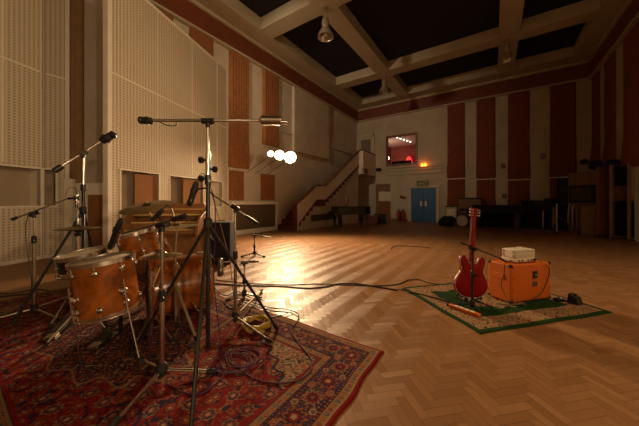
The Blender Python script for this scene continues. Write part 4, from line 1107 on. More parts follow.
# floor tom
RF = .205; axf = (C(-.10,-.05,1)-C(0,0)).normalized(); cfb = C(-1.705, 2.10, .375); cf = cfb+axf*.405
legs = []
for fp in (F(81.5,366.5,RZ), F(140.5,364.5,RZ), F(109,338,RZ)):
    d = (V((fp.x, fp.y, 0))-V((cfb.x, cfb.y, 0))); d = (d-axf*d.dot(axf)).normalized()
    e = cfb+d*(RF+.028)
    legs.append((e+axf*.26, e+axf*.03, (fp.x, fp.y, RZ+.004)))
drum('floor_tom', 'amber wood floor tom on three chrome legs, frontmost of the drums', cf, axf, RF, .405, 8, M['chrome'], M['headskin'], legs, rot=.25, lug_r=.023)
# snare
cs = C(-2.21, 2.40, .76); 
drum('snare_drum', 'snare drum with pale coated head behind the floor tom', cs, C(-.12,-.13,1)-C(0,0,0), .178, .14, 10, M['chrome'], M['headskin'], rot=.1, shell_m=M['blackmatte'], lug_r=.011)
bsn = V((cs.x, cs.y, RZ))+(C(.03,0)-C(0,0))
t = thing('snare_stand', 'low chrome tripod stand holding the snare drum', 'drum stand', bsn)
obj('pole', MB().cyl(bsn+V((0,0,.08)), bsn+V((0,0,.50)), .012), M['chrome'], t)
for k in range(3):
    a = k*2*PI/3+.5; d = V((math.cos(a), math.sin(a), 0))
    lg = obj('leg', MB().tube([bsn+V((0,0,.30)), bsn+d*.26+V((0,0,.012))], .009), M['chrome'], t)
    obj('rubber_foot', MB().cyl(bsn+d*.235+V((0,0,.03)), bsn+d*.265+V((0,0,.004)), .014), M['blackmatte'], lg)
    obj('basket_arm', MB().tube([bsn+V((0,0,.50)), bsn+d*.19+V((0,0,.56)), bsn+d*.20+V((0,0,.60))], .007), M['chrome'], t)
# rack tom
ct = P(135,232.5,2.62); axt = (C(-.22,-.14,1)-C(0,0,0))
drum('rack_tom', 'amber wood rack tom mounted above the kick drum', ct, axt, .168, .24, 6, M['chrome'], M['headskin'], rot=.3, lug_r=.014)
t = bpy.data.objects['rack_tom']
pt = ct - V(axt).normalized()*.12
pk = C(-1.62, 2.88, .64)
obj('mounting_arm', MB().tube([pt+(C(.17,.06)-C(0,0)), C(-1.66,2.76,.86), pk], .013), M['chrome'], t)
# kick drum: axis mostly across the picture
dk = (C(.79,.61)-C(0,0)).normalized(); RK = .305
ckb = C(-1.77, 2.69, RK+.022+RZ)        # batter side centre
kt = drum('kick_drum', 'large amber burl kick drum lying on the rug behind the stands', ckb, -dk, RK, .54, 10, M['burl'], M['shadedhead_pedal'], rot=.3, wood_hoop=True, lug_r=.020)  # near-black heads carry the shade on the batter side
up_, vp_, _ = frame(dk)
for s_ in (-1, 1):
    side = V((-dk.y, dk.x, 0))*s_
    p = ckb+dk*.34+side*(RK*.86)+V((0,0,-.13)); q = ckb+dk*.46+side*(RK+.16); q.z = RZ+.008
    sp_ = obj('spur', MB().tube([p, q], .008), M['chrome'], kt); obj('rubber_foot', MB().cyl(q+V((0,0,.03)), q-V((0,0,.004)), .013), M['blackmatte'], sp_)
# pedals
def pedal(label, heel, toe, tower=True):
    heel = V(heel); toe = V(toe); d = (toe-heel); d.z = 0; Lp = d.length; d.normalize(); an = math.atan2(d.y, d.x)
    Mx = Matrix.Translation(V((heel.x, heel.y, RZ))) @ Matrix.Rotation(an, 4, 'Z')
    t = thing('drum_pedal', label, 'pedal', (heel.x, heel.y, RZ))
    obj('heel_plate', MB(Mx).box(0, .09, -.04, .04, .0, .03), M['dullmetal'], t, bevel=.005)
    obj('footboard', MB(Mx).add([(.09,-.042,.022),(.09,.042,.022),(Lp,.036,.085),(Lp,-.036,.085),(.09,-.042,.032),(.09,.042,.032),(Lp,.036,.095),(Lp,-.036,.095)], [(0,1,2,3),(7,6,5,4),(0,4,5,1),(1,5,6,2),(2,6,7,3),(3,7,4,0)]), M['shadedhead_pedal'], t, bevel=.002)
    obj('base_plate', MB(Mx).box(0, Lp+.04, -.05, .05, 0, .006), M['black'], t)
    if tower:
        obj('tower', MB(Mx).box(Lp+.0, Lp+.03, -.075, -.055, 0, .22).box(Lp+.0, Lp+.03, .055, .075, 0, .22).cyl((Lp+.015,-.08,.21),(Lp+.015,.08,.21),.008), M['black'], t)
        obj('beater', MB(Mx).cyl((Lp+.015,0,.21),(Lp-.03,0,.36),.004).cyl((Lp-.05,0,.37),(Lp-.0,0,.36),.025), M['dullmetal'], t)
    else:
        obj('pull_chain', MB(Mx).box(Lp-.02, Lp+.0, -.008, .008, .09, .22), M['chrome'], t)
pedal('kick drum pedal with a long footboard between floor tom and kick drum', F(92,352), C(-1.93, 2.40))
# hi-hat
chh = C(-2.62, 2.80, 0)
bh = V((chh.x, chh.y, RZ))
def cymbal(label, c, axis, R, m='brass', name='cymbal', flip=1):
    a = V(axis).normalized()
    pr = [(.006,.030),(R*.08,.028),(R*.15,.018),(R*.19,.008),(R*.5,.001),(R*.97,-.016),(R,-.017),(R*.97,-.0185),(R*.5,-.0015),(R*.19,.0055),(R*.08,.025),(.006,.027)]
    pr = [(r_, t_*flip) for r_, t_ in pr]
    return tag(obj(name, MB().lathe(pr, c, a, n=48), M[m]), label, 'cymbal')
cymbal('upper hi-hat cymbal of the flat pair left of the drums', bh+V((0,0,.955)), (0,0,1), .195, name='hi_hat_cymbal')
cymbal('lower hi-hat cymbal of the flat pair left of the drums', bh+V((0,0,.925)), (0,0,1), .195, name='hi_hat_cymbal', flip=-1)
t = thing('hi_hat_stand', 'chrome hi-hat stand with a footboard left of the snare', 'cymbal stand', bh)
obj('pole', MB().cyl(bh+V((0,0,.05)), bh+V((0,0,.88)), .014).cyl(bh+V((0,0,.88)), bh+V((0,0,1.13)), .004), M['chrome'], t)
obj('seat_cup', MB().lathe([(.03,.86),(.035,.885),(.015,.892)], bh), M['black'], t)
obj('clutch', MB().lathe([(.012,.99),(.014,1.03),(.010,1.05)], bh), M['chrome'], t)
for k in range(3):
    a = k*2*PI/3+1.1; d = V((math.cos(a), math.sin(a), 0))
    lg = obj('leg', MB().tube([bh+V((0,0,.36)), bh+d*.30+V((0,0,.012))], .009), M['chrome'], t)
    obj('rubber_foot', MB().cyl(bh+d*.275+V((0,0,.035)), bh+d*.305+V((0,0,.004)), .014), M['blackmatte'], lg)
pedal('flat footboard of the hi-hat at the left under the snare', F(49,342), bh+(C(.02,-.05)-C(0,0)), tower=False)
# cymbals on stands
def cymbal_stand(label, b, c, axis, feet=None, a0=0., rad=.34, hz=.45, m=None):
    b = V((b[0], b[1], RZ)); c = V(c); a = V(axis).normalized(); t = thing('cymbal_stand', label, 'cymbal stand', b); m = m or M['chrome']
    j = V((b.x, b.y, max(.5, c.z-.28)))
    obj('lower_tube', MB().cyl(b+V((0,0,.09)), b+V((0,0,.62)), .0145), m, t)
    cl = obj('collar', MB().lathe([(.015,-.03),(.021,-.025),(.021,.02),(.015,.025)], b+V((0,0,.62))), m, t)
    obj('wing_nut', MB().cyl(b+V((0,0,.62)), b+V((.045,.0,.62)), .007).box(b.x+.035, b.x+.05, b.y-.018, b.y+.018, .605+RZ, .63+RZ), m, cl)
    obj('upper_tube', MB().cyl(b+V((0,0,.6)), j, .0105), m, t)
    obj('tilter', MB().tube([j, c-a*.05], .008).lathe([(.014,-.012),(.014,.012)], j, C(1,0)-C(0,0)), m, t)
    obj('wing_nut_top', MB().cyl(c-a*.05, c+a*.055, .004).lathe([(.014,.030),(.014,.040),(.006,.043)], c, a, n=12), m, t)
    for k in range(3):
        an = a0+k*2*PI/3; d = V((math.cos(an), math.sin(an), 0)); f_ = (V((*feet[k][:2], RZ+.01)) if feet else b+d*rad+V((0,0,.01)))
        lg = obj('leg', MB().bar(b+V((0,0,hz)), f_, .024, .007), m, t)
        obj('brace', MB().bar(b+V((0,0,.14)), b+V((0,0,hz))*.45+(f_-b)*.5*1.0+V((0,0,0)) if False else b+(f_-b)*.5+V((0,0,hz*.5)), .012, .004), m, lg)
        obj('rubber_foot', MB().cyl(f_+V((0,0,.03)), f_-V((0,0,.008)), .015, n=10), M['blackmatte'], lg)
ccr = P(147,205.5,2.80)
ax1 = C(-.06,-.30,1)-C(0,0)
cymbal('large crash cymbal at eye level in front of the wooden organ', ccr, ax1, .255)
cymbal_stand('cymbal stand behind the rack tom carrying the eye level crash', C(-1.98,3.16), ccr, ax1, a0=.2, rad=.26)
cri = P(176,226,2.50)
ax2 = C(-.12,-.02,1)-C(0,0)
cymbal('ride cymbal tilted to the left above the kick drum', cri, ax2, .255)
cymbal_stand('cymbal stand in front of the kick drum carrying the tilted ride', C(-1.38,2.47), cri, ax2, feet=[C(-1.10,2.30), C(-1.58,2.20), C(-1.37,2.53)], rad=.30, m=M['dullmetal'])
clo = P(160,255,2.48); ax3 = C(.06,-.10,1)-C(0,0)
cymbal('low small cymbal just over the kick drum shell', P(163,254,2.36), C(-.05,.02,1)-C(0,0), .16)
cymbal_stand('short stand under the low small cymbal beside the floor tom', C(-1.45,2.22), P(163,254,2.36), C(-.05,.02,1)-C(0,0), a0=.9, rad=.17, hz=.3, m=M['dullmetal'])
# stray folded stand leg lying over the rug
# ------------------------------------------------------------------ organ and cabinet behind the kit
co_ = C(-2.86, 4.75)
Mo = Matrix.Translation(co_) @ Matrix.Rotation(PSI+.18, 4, 'Z')
t = thing('electric_organ', 'brown wooden two manual organ behind the drum kit', 'organ', co_)
obj('organ_case', MB(Mo).box(-.62,.62,0,.55,.0,.72), M['oakorgan'], t, bevel=.01)
obj('music_back', MB(Mo).box(-.62,.62,.32,.55,.72,1.20), M['oakorgan'], t, bevel=.01)
for s_ in (-1, 1):
    pr = [(-.28,.62),(-.28,.82),(-.05,.96),(.30,1.05),(.55,1.22),(.55,.0),(.30,.0),(.25,.62)]
    Mc = Mo @ Matrix.Translation((s_*.63,0,0)) @ Matrix(((0,0,1,0),(1,0,0,0),(0,1,0,0),(0,0,0,1)))
    obj('end_cheek', MB(Mc).prism(pr, -.025, .025), M['oakorgan'], t, bevel=.005)
obj('key_bed', MB(Mo).box(-.61,.61,-.26,.32,.66,.72).box(-.61,.61,.0,.32,.72,.84), M['oakorgan'], t, bevel=.006)
for i, (ya_, z_) in enumerate(((-.20,.72),(.02,.84))):
    kb = MB(Mo)
    for k in range(36): kb.box(-.56+k*.0311, -.56+k*.0311+.028, ya_, ya_+.15, z_+.002, z_+.028)
    kbo = obj('keyboard', kb, M['ivory'], t)
    kb2 = MB(Mo)
    for k in range(35):
        if k % 7 not in (2, 6): kb2.box(-.56+(k+1)*.0311-.009, -.56+(k+1)*.0311+.007, ya_+.055, ya_+.15, z_+.028, z_+.04)
    obj('black_keys', kb2, M['blackmatte'], kbo)
obj('shelf_edge', MB(Mo).box(-.60,.60,.18,.32,.97,1.0).box(-.60,.60,.30,.33,1.08,1.10), M['ivory'], t)
cb_ = C(-1.98, 5.05)
Mo = Matrix.Translation(cb_) @ Matrix.Rotation(PSI+.1, 4, 'Z')
t = thing('bass_cabinet', 'black speaker cabinet on the floor behind the kick drum', 'speaker', cb_)
obj('cabinet_body', MB(Mo).box(-.22,.22,0,.4,0,.83), M['blackcloth'], t, bevel=.02)
for z_ in (.24, .60): obj('speaker_cone', MB(Mo).lathe([(.16,0),(.155,.012),(.14,.004),(.05,-.03),(.04,-.02),(.001,-.012)], (0,-.002,z_), (0,-1,0), n=28), M['black'], t)
obj('handle', MB(Mo).tube([(-.08,.2,.83),(-.07,.2,.86),(.07,.2,.86),(.08,.2,.83)], .008), M['black'], t)

# ------------------------------------------------------------------ orange cabinet and head
near = F(510.8, 304.6, .0105); dl = (C(.963,.27)-C(0,0)).normalized(); ds = V((-dl.y, dl.x, 0))
WC, DC, HC = .66, .30, .465
Ma = Matrix.Translation(V((near.x, near.y, RZ))) @ Matrix(((dl.x, ds.x, 0, 0),(dl.y, ds.y, 0, 0),(0,0,1,0),(0,0,0,1)))
t = thing('speaker_cabinet', 'orange guitar speaker cabinet standing on the green rug', 'speaker', Ma @ V((WC/2, DC/2, 0)))
obj('cabinet_body', MB(Ma).box(0, WC, 0, DC, .012, HC), M['orange'], t, bevel=.012, seg=3)
obj('back_panel', MB(Ma).box(.02, WC-.02, -.004, .0, .03, HC-.02), M['orange'], t, bevel=.002)
for x in (.0, WC):
    for y in (.0, DC):
        for z in (.012, HC):
            sx_, sy_, sz_ = (1 if x == 0 else -1), (1 if y == 0 else -1), (1 if z < .1 else -1)
            e = .004
            xa_, xb_ = sorted((x-e*sx_, x+.032*sx_)); ya_, yb_ = sorted((y-e*sy_-.002*(y==0), y+.032*sy_)); za_, zb_ = sorted((z-e*sz_ if z > .1 else z, z+.032*sz_))
            obj('corner_protector', MB(Ma).box(xa_, xb_, ya_, yb_, max(0, za_), zb_), M['blackmatte'], t, bevel=.008)
obj('jack_plate', MB(Ma).box(.345,.425,-.010,-.004,.285,.375), M['blackmatte'], t, bevel=.003)
jp = obj('rating_plate', MB(Ma).box(.345,.420,-.010,-.004,.185,.255), M['dullmetal'], t, bevel=.003)
obj('jack_socket', MB(Ma).cyl((.385,-.010,.33),(.385,-.018,.33),.012), M['chrome'], t)
tx = MB(Ma)
for z_ in (.236,.222,.208,.196): tx.box(.352,.412-(z_ == .196)*.03,-.0108,-.010,z_-.003,z_+.003)
obj('plate_print', tx, M['blackmatte'], jp)
obj('side_handle', MB(Ma).box(-.006,.0,.08,.22,.27,.34), M['blackmatte'] if False else M['orange'], t, bevel=.003)
obj('foot', MB(Ma).cyl((.05,.05,0),(.05,.05,.012),.02), M['blackmatte'], t)
for x, y in ((WC-.05,.05),(.05,DC-.05),(WC-.05,DC-.05)): obj('foot', MB(Ma).cyl((x,y,0),(x,y,.012),.02), M['blackmatte'], t)
sc_ = MB(Ma)
for x in (.035, WC/2, WC-.035):
    for z in (.05, HC-.035): sc_.cyl((x,-.004,z),(x,-.008,z),.006,n=8)
for z in (.16,.30):
    for x in (.035, WC-.035): sc_.cyl((x,-.004,z),(x,-.008,z),.006,n=8)
obj('screws', sc_, M['black'], t)
# head
zh = RZ+HC+.002
Mh = Ma @ Matrix.Translation((.145,.05,HC+.002))
t = thing('amplifier_head', 'small white perforated amplifier head on top of the orange cabinet', 'amplifier', Mh @ V((.16,.09,0)))
obj('chassis', MB(Mh).box(0,.335,0,.19,.012,.055), M['cream'], t, bevel=.006)
obj('mesh_cover', MB(Mh).box(.004,.331,.004,.186,.055,.162), M['ampmesh'], t, bevel=.012, seg=3)
obj('carry_handle', MB(Mh).tube(spline([(.11,.09,.162),(.115,.09,.185),(.22,.09,.185),(.225,.09,.162)], 4), .006), M['dullmetal'], t)
for x in (.03,.305):
    for y in (.03,.16): obj('foot', MB(Mh).cyl((x,y,0),(x,y,.012),.012), M['blackmatte'], t)
pl = MB(Mh)
for x in (.05,.10,.20,.25): pl.cyl((x,0,.033),(x,-.012,.033),.008,n=10)
obj('rear_sockets', pl, M['blackmatte'], t)
obj('power_inlet', MB(Mh).box(.285,.322,-.014,0,.016,.05), M['blackmatte'], t, bevel=.002)
pw = [Mh@V((.30,-.014,.033)), Mh@V((.33,-.03,.035)), Mh@V((.40,-.035,-.01)), Ma@V((.585,-.03,.40)), Ma@V((.57,-.03,.28)), Ma@V((.47,-.035,.13)), Ma@V((.30,-.04,.045)), Ma@V((.12,-.05,.012)), Ma@V((-.04,-.04,.012)), Ma@V((-.16,.05,.008))]
tag(obj('power_cable', MB().tube(spline(pw, 8), .005), M['blackcable']), 'black cable hanging from the amplifier head down the cabinet back', 'cable')
pw = [Mh@V((.0,.05,.03)), Ma@V((-.01,.06,HC+.012)), Ma@V((-.03,.06,.35)), Ma@V((-.035,.09,.2)), Ma@V((-.03,.04,.09)), Ma@V((-.06,-.02,.012)), Ma@V((-.2,-.08,.008)), Ma@V((-.35,-.10,.008))]
tag(obj('guitar_cable', MB().tube(spline(pw, 8), .004), M['blackcable']), 'thin cable drooping down the left side of the orange cabinet', 'cable')

# ------------------------------------------------------------------ guitar seen from behind
g0 = P(469.8, 297.2, 3.07); g1 = P(475.0, 207.0, 3.17)
up = (g1-g0).normalized(); rt = (C(1.0,.12)-C(0,0)).normalized(); rt = (rt-up*rt.dot(up)).normalized(); nb = rt.cross(up)   # nb faces the camera
if nb.dot(-g0) < 0: nb = -nb
GL = (g1-g0).length; s_ = GL/1.045
Mg = Matrix.Translation(g0) @ Matrix(((rt.x*s_, up.x*s_, nb.x*s_, 0),(rt.y*s_, up.y*s_, nb.y*s_, 0),(rt.z*s_, up.z*s_, nb.z*s_, 0),(0,0,0,1)))
t = thing('electric_guitar', 'cherry red semi hollow guitar seen from behind on its stand', 'guitar', (g0.x, g0.y, RZ))
half = [(0,0),(.07,.004),(.13,.025),(.18,.068),(.204,.13),(.198,.18),(.172,.235),(.146,.275),(.136,.305),(.141,.34),(.152,.375),(.157,.41),(.150,.448),(.130,.472),(.106,.474),(.088,.455),(.074,.428),(.060,.405),(.045,.392),(.027,.388)]
hs = [(p.x, p.y) for p in spline([(x,y,0) for x, y in half], 4)]
ol = hs + [(-x, y) for x, y in reversed(hs[1:])]
def offset(poly, d):
    out = []; n = len(poly)
    for i in range(n):
        p, q, r = V(poly[i-1]), V(poly[i]), V(poly[(i+1)%n]); tn = (r-p); tn = tn.normalized() if tn.length > 1e-9 else V((1,0))
        out.append((q.x-tn.y*d, q.y+tn.x*d))
    return out
bo = MB(Mg); lay = [(.010,-.026),(.004,-.024),(0,-.020),(0,.016),(.003,.021),(.009,.024),(.03,.027),(.06,.031)]
n = len(ol); vs = []; fs = []
for d, z in lay:
    vs += [(x,y,z) for x, y in (offset(ol, d) if d else ol)] if d < .02 else [((x)*(1-d*2.4), .225+(y-.225)*(1-d*2.4), z) for x, y in ol]
for i in range(len(lay)-1):
    fs += [(i*n+k, i*n+(k+1)%n, (i+1)*n+(k+1)%n, (i+1)*n+k) for k in range(n)]
fs += [tuple(range(n-1,-1,-1)), tuple((len(lay)-1)*n+k for k in range(n))]
bo.add(vs, fs)
obj('body', bo, M['guitar'], t, smooth=50)
obj('binding', MB(Mg).tube([(x,y,.0195) for x, y in ol], .0022, n=6, closed=True), M['cream'], t)
nk = MB(Mg); vs = []; fs = []; ny = 8
for k in range(ny+1):
    y = .33+(.915-.33)*k/ny; w_ = (.028-.0065*k/ny); dp = .022-.004*k/ny+.018*math.exp(-((y-.33)/.08)**2)
    for q in range(9):
        a = PI*q/8; vs.append((w_*math.cos(a), y, -.005+dp*math.sin(a)))
    vs.append((-w_, y, -.022)); vs.append((w_, y, -.022))
for k in range(ny):
    for q in range(11): fs.append((k*11+q, k*11+(q+1)%11, (k+1)*11+(q+1)%11, (k+1)*11+q))
fs += [tuple(range(10,-1,-1)), tuple(ny*11+q for q in range(11))]
nk.add(vs, fs); obj('neck', nk, M['guitar'], t, smooth=50)
obj('fingerboard', MB(Mg).box(-.026,.026,.36,.905,-.028,-.022), M['rosewood'], t)
hd = [(-.022,.905),(-.040,.935),(-.043,1.03),(-.030,1.035),(-.008,1.022),(0,1.03),(.008,1.022),(.030,1.035),(.043,1.03),(.040,.935),(.022,.905)]
obj('headstock', MB(Mg@Matrix.Translation((0,0,-.010))).prism(hd, -.008, .008), M['guitar'], t, bevel=.002)
for k in range(3):
    for s2 in (-1, 1):
        y = .945+k*.032
        obj('tuner', MB(Mg).cyl((s2*.030,y,-.002),(s2*.030,y,.010),.0085).cyl((s2*.034,y,.004),(s2*.058,y,.004),.003).box(min(s2*.056,s2*.068),max(s2*.056,s2*.068),y-.007,y+.007,.001,.007), M['dullmetal'], t)
obj('strap_button', MB(Mg).cyl((0,0,0),(0,-.012,0),.006), M['chrome'], t)
obj('bridge', MB(Mg).box(-.04,.04,.155,.17,-.040,-.026).box(-.045,.045,.10,.112,-.038,-.026), M['chrome'], t)
for y in (.20,.32): obj('pickup', MB(Mg).box(-.036,.036,y-.018,y+.018,-.036,-.026), M['chrome'], t)
sgm = MB(Mg)
for k in range(6): sgm.cyl((-.025+k*.010,.11,-.036),(-.018+k*.0072,.91,-.031),.0005,n=4)
obj('strings', sgm, M['chrome'], t)
for x, y in ((.12,.12),(.15,.08),(.09,.08),(.13,.04)): obj('control_knob', MB(Mg).cyl((x,y,-.026),(x,y,-.042),.011), M['black'], t)
# guitar stand (floor cradle)
gb_ = V((g0.x, g0.y, RZ)); rr = rt.copy(); rr.z = 0; rr.normalize(); nn = V((-rr.y, rr.x, 0)) 
if nn.dot(-gb_) < 0: nn = -nn
t = thing('guitar_stand', 'low black tubular stand cradling the red guitar', 'guitar stand', gb_)
zc_ = g0.z
obj('cradle', MB().tube([gb_-nn*.03+V((0,0,zc_+.30)), gb_-nn*.05+V((0,0,zc_-.0)), gb_-nn*.05+V((0,0,.03))], .011).tube([gb_-rr*.11-nn*.06+V((0,0,zc_-.022)), gb_+rr*.11-nn*.06+V((0,0,zc_-.022))], .011), M['blackmatte'], t)
for s2 in (-1, 1):
    ar = obj('arm', MB().tube([gb_+rr*.10*s2-nn*.06+V((0,0,zc_-.022)), gb_+rr*.10*s2+nn*.055+V((0,0,zc_-.022)), gb_+rr*.10*s2+nn*.062+V((0,0,zc_+.012))], .010), M['blackmatte'], t)
    obj('leg', MB().tube([gb_-nn*.05+V((0,0,.09)), gb_+rr*.19*s2+nn*.14+V((0,0,.012))], .010), M['blackmatte'], t)
obj('leg', MB().tube([gb_-nn*.05+V((0,0,.25)), gb_-nn*.26+V((0,0,.012))], .010), M['blackmatte'], t)
# mic stand next to the guitar
bm2 = C((472.3-319.5)/FPX*2.93, 2.93)
stand('boom_stand', 'slim black boom stand standing in front of the red guitar', bm2, P(472.6,248.5,2.93).z, [F(479.5,314), C(1.52,3.06), C(1.93,3.18)], .07, M['black'], .010, .008, boom=(P(464,243.8,2.88), P(503,259.5,3.24)), cw=.012, split=.6, cwlen=.05)
pencil_mic('small black microphone on the boom beside the orange cabinet', P(500,258.2,3.20), P(507,262.5,3.28), .012, M['blackmatte'])

# ------------------------------------------------------------------ things lying on the green rug
a, b = F(449.5,306.5,RZ), F(480,317.5,RZ); d = (b-a); Lp = d.length; an = math.atan2(d.y, d.x)
Mp = Matrix.Translation(a) @ Matrix.Rotation(an, 4, 'Z')
t = thing('power_strip', 'long orange power strip lying on the near edge of the green rug', 'power strip', (a+b)/2)
obj('strip_body', MB(Mp).box(0, Lp, -.028, .028, 0, .035), M['orange'], t, bevel=.006)
for k in range(4): obj('socket', MB(Mp).box(.06+k*(Lp-.1)/4, .06+k*(Lp-.1)/4+.045, -.02, .02, .035, .037), M['cream'], t)
a = F(575.5, 303.6, RZ)
Mp = Matrix.Translation(a) @ Matrix.Rotation(PSI+.3, 4, 'Z')
t = thing('foot_pedal', 'small chunky black effects box at the right corner of the green rug', 'pedal', a)
obj('housing', MB(Mp).add([(-.055,-.05,0),(.055,-.05,0),(.055,.06,0),(-.055,.06,0),(-.045,-.03,.085),(.045,-.03,.085),(.045,.05,.115),(-.045,.05,.115)], [(0,3,2,1),(4,5,6,7),(0,1,5,4),(1,2,6,5),(2,3,7,6),(3,0,4,7)]), M['blackmatte'], t, bevel=.006)
obj('foot_switch', MB(Mp).cyl((0,.0,.09),(0,.0,.115),.012), M['black'], t)
a = F(559.5, 301, RZ)
Mp = Matrix.Translation(a) @ Matrix.Rotation(PSI+.1, 4, 'Z')
t = thing('foot_pedal', 'dark flat effects pedal with a pale knob between the cabinet and the black box', 'pedal', a)
obj('housing', MB(Mp).box(-.05,.05,-.035,.035,0,.03), M['blackmatte'], t, bevel=.005)
obj('knob', MB(Mp).cyl((.02,-.0,.03),(.02,0,.045),.012), M['cream'], t)
c1_ = [F(551,301,RZ), F(556,298,RZ), F(562,298.5,RZ), F(568,301,RZ), F(571,303,RZ), F(566,304.5,RZ), F(559,303.5,RZ)]
def cable(name, label, pts, r, m, z=.004, k=8, jit=0):
    q = spline([V((p.x, p.y, z+r)) for p in pts], k)
    if jit:
        for i, p in enumerate(q): p += V((random.uniform(-jit,jit), random.uniform(-jit,jit), 0))
    return tag(obj(name, MB().tube(q, r), M[m]), label, 'cable')
cable('patch_cable', 'dark coiled lead around the small pedals on the green rug', c1_, .004, 'blackcable', RZ)

# ------------------------------------------------------------------ cables on the floor
def FP(l, z=0): return [F(x, y, z) for x, y in l]
cable('floor_cable', 'thick black cable snaking over the parquet from the drums to the green rug', FP([(212,284),(235,285.5),(262,286.5),(284,287),(307,288.7),(324,287.5),(337,284.6),(354,284.2),(378,287.5),(398,291)]), .009, 'blackcable', .001)
cable('floor_cable', 'black cable crossing the left half of the green rug to the power strip', FP([(398.5,290.6),(418,295),(434,299),(450,304)]), .007, 'blackcable', RZ)
cable('floor_cable', 'thin dark cable running beside the thick one towards the amplifier', FP([(215,280),(240,283),(283,285.2),(320,284.3),(354,285.8),(385,285.8),(400,284),(408,280.5),(418,280),(428,283),(440,285),(455,286)]), .006, 'blackcable', .001)
cable('floor_cable', 'dark cable running along the parquet at the left edge', FP([(-30,301),(0,297.5),(30,294.5),(55,292.5),(72,290.5),(100,286),(140,281),(175,279)]), .009, 'blackcable', .001)
cable('floor_cable', 'second dark cable lying slack behind the left stands', FP([(-30,289),(5,294),(35,290),(60,291.5),(85,285),(120,283),(160,275)]), .007, 'blackcable', .001)
cable('floor_cable', 'thin dark cable curving alone on the parquet in mid floor', FP([(391,249.3),(393,247),(400,246.2),(415,246.6),(430,248)]), .008, 'blackcable', .001)
cable('microphone_cable', 'purple cable looping to the right across the Persian rug', FP([(232,297),(250,302),(268,307.5),(288,310),(298,314.5),(297.5,322),(291,330),(298,343),(310,358),(311,370),(300,380),(280,384),(257,380.5),(243,372),(236,366)], RZ), .0052, 'purple', RZ)
pts = []
random.seed(3)
cc = F(238,361,RZ)
for k in range(70):
    a = k/70*2*PI*5.2; r_ = .115+.035*math.sin(k*.37)+random.uniform(-.008,.008)
    pts.append(cc+V((r_*math.cos(a)*1.15, r_*math.sin(a), 0))+V((.03*math.sin(k*.11), .03*math.cos(k*.09), 0)))
q = spline([V((p.x, p.y, RZ+.006+.004*(i % 7)/7*2)) for i, p in enumerate(pts)], 4)
tag(obj('microphone_cable', MB().tube(q, .0042), M['purple']), 'loose coil of purple cable on the Persian rug', 'cable')
cc = F(256.5,326,RZ); pts = []
for k in range(120):
    a = k/120*2*PI*8; r_ = .125+.018*math.sin(k*.9)+random.uniform(-.005,.005)
    pts.append(cc+V((r_*math.cos(a), r_*math.sin(a), RZ*0+.006+.045*abs(math.sin(k*.61)))))
q = spline(pts, 3)
tag(obj('cable_coil', MB().tube(q, .0085), M['yellow']), 'coiled yellow cable on the rug behind the purple coil', 'cable')
cable('microphone_cable', 'purple cable trailing from the ball hub stand towards the coil', FP([(166,384),(180,392),(200,395),(215,385),(228,372)], RZ), .005, 'purple', RZ)
cable('microphone_cable', 'dark cable bunch winding between the stands at the rug edge', FP([(214,288),(225,296),(238,292),(250,298),(262,300),(256,306),(244,303),(232,309),(224,303)], RZ), .006, 'blackcable', RZ)
cable('microphone_cable', 'dark slack cable lying on the rug right of the yellow coil', FP([(243,305),(262,309),(283,309.5),(292,311.5),(284,315),(268,318)], RZ), .005, 'blackcable', RZ)
# cables running down the stands
def dangle(label, pts, r=.0042, m='blackcable'): return tag(obj('hanging_cable', MB().tube(spline(pts, 8), r), M[m]), label, 'cable')
dangle('purple cable running down beside the bronze ball hub stand', [P(158,228,1.80), P(163,262,1.82), P(158,295,1.86), P(151,325,1.92), P(149,350,1.95), F(150,362,RZ+.006)], .0042, 'purple')
dangle('purple cable hanging down the tall foreground stand', [P(208,178,1.98), P(215,205,2.0), P(215,235,2.02), P(214,280,2.03), P(218,320,2.05), F(222,352,RZ+.006)], .0042, 'purple')
dangle('brown cable hanging from the upper end of the angled boom', [P(212,195,2.62), P(218,215,2.62), P(224,238,2.62), P(230,262,2.6), P(233,290,2.55), F(238,322,RZ+.006)], .0042, 'walnut')
dangle('thin cable looping down the far left thin stand', [P(29,214,2.85), P(26,225,2.85), P(27,250,2.85), P(31,275,2.86), P(33,300,2.88), F(38,316,RZ+.006)])

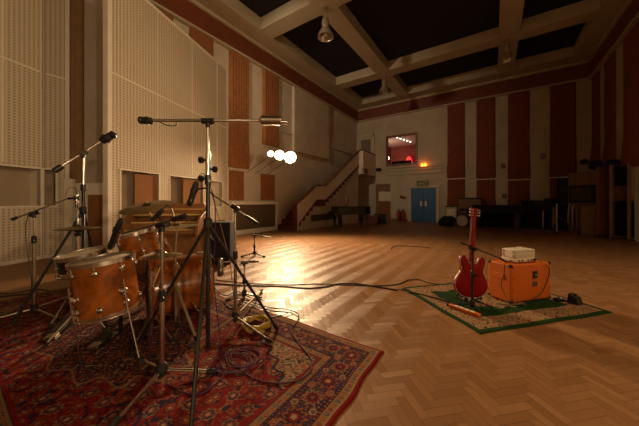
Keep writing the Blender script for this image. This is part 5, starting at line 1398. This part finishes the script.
GROUPS = {'wall_drape': 'quilted drapes on the walls', 'drape_rail': 'rails between the drapes', 'wall_board': 'ribbed brown boards on the left wall', 'acoustic_baffle': 'slotted acoustic panels on the left wall',
    'acoustic_screen': 'movable acoustic screens', 'fire_extinguisher': 'fire extinguishers by the blue door', 'boom_stand': 'boom stands', 'microphone_stand': 'low microphone stands on the parquet', 'cymbal_stand': 'cymbal stands of the drum kit',
    'microphone': 'microphones around the drums', 'condenser_microphone': 'condenser microphones', 'cymbal': 'cymbals of the drum kit', 'hi_hat_cymbal': 'pair of hi-hat cymbals', 'drum_pedal': 'drum pedals', 'foot_pedal': 'effects pedals on the green rug',
    'flood_lamp': 'flood lamps', 'wall_speaker': 'small black wall speakers', 'junction_box': 'small boxes on the far wall', 'floor_cable': 'cables on the floor', 'microphone_cable': 'cables on the Persian rug', 'hanging_cable': 'cables hanging down the stands',
    'music_stand': 'music stands by the far wall', 'conduit_pipe': 'painted pipes on the far wall', 'grand_piano': 'grand pianos'}
for o in list(sc.objects):
    if o.parent is None and o.get('label') and not o.get('group'):
        g_ = GROUPS.get(o.name.split('.')[0])
        if g_: o['group'] = g_
# ------------------------------------------------------------------ camera, world, view
cd_ = bpy.data.cameras.new('camera'); cam = bpy.data.objects.new('camera', cd_); COL.objects.link(cam)
cam.location = (0, 0, EYE); cam.rotation_euler = (PI/2, 0, PSI)
cd_.sensor_width = 36; cd_.lens = 36*FPX/639; cd_.shift_y = (HZ-213)/639; cd_.clip_start = .05
sc.camera = cam
w_ = bpy.data.worlds.new('world'); sc.world = w_; w_.use_nodes = True
w_.node_tree.nodes['Background'].inputs[0].default_value = (.02,.014,.01,1); w_.node_tree.nodes['Background'].inputs[1].default_value = .3
sc.view_settings.view_transform = 'Standard'; sc.view_settings.look = 'None'; sc.view_settings.gamma = 1; sc.view_settings.use_curve_mapping = False
sc.view_settings.exposure = 0.0
sc.cycles.use_denoising = True
try: sc.cycles.denoiser = 'OPENIMAGEDENOISE'
except Exception: pass
sc.cycles.max_bounces = 8; sc.cycles.diffuse_bounces = 5; sc.cycles.sample_clamp_indirect = 6
sc.cycles.caustics_reflective = False; sc.cycles.caustics_refractive = False
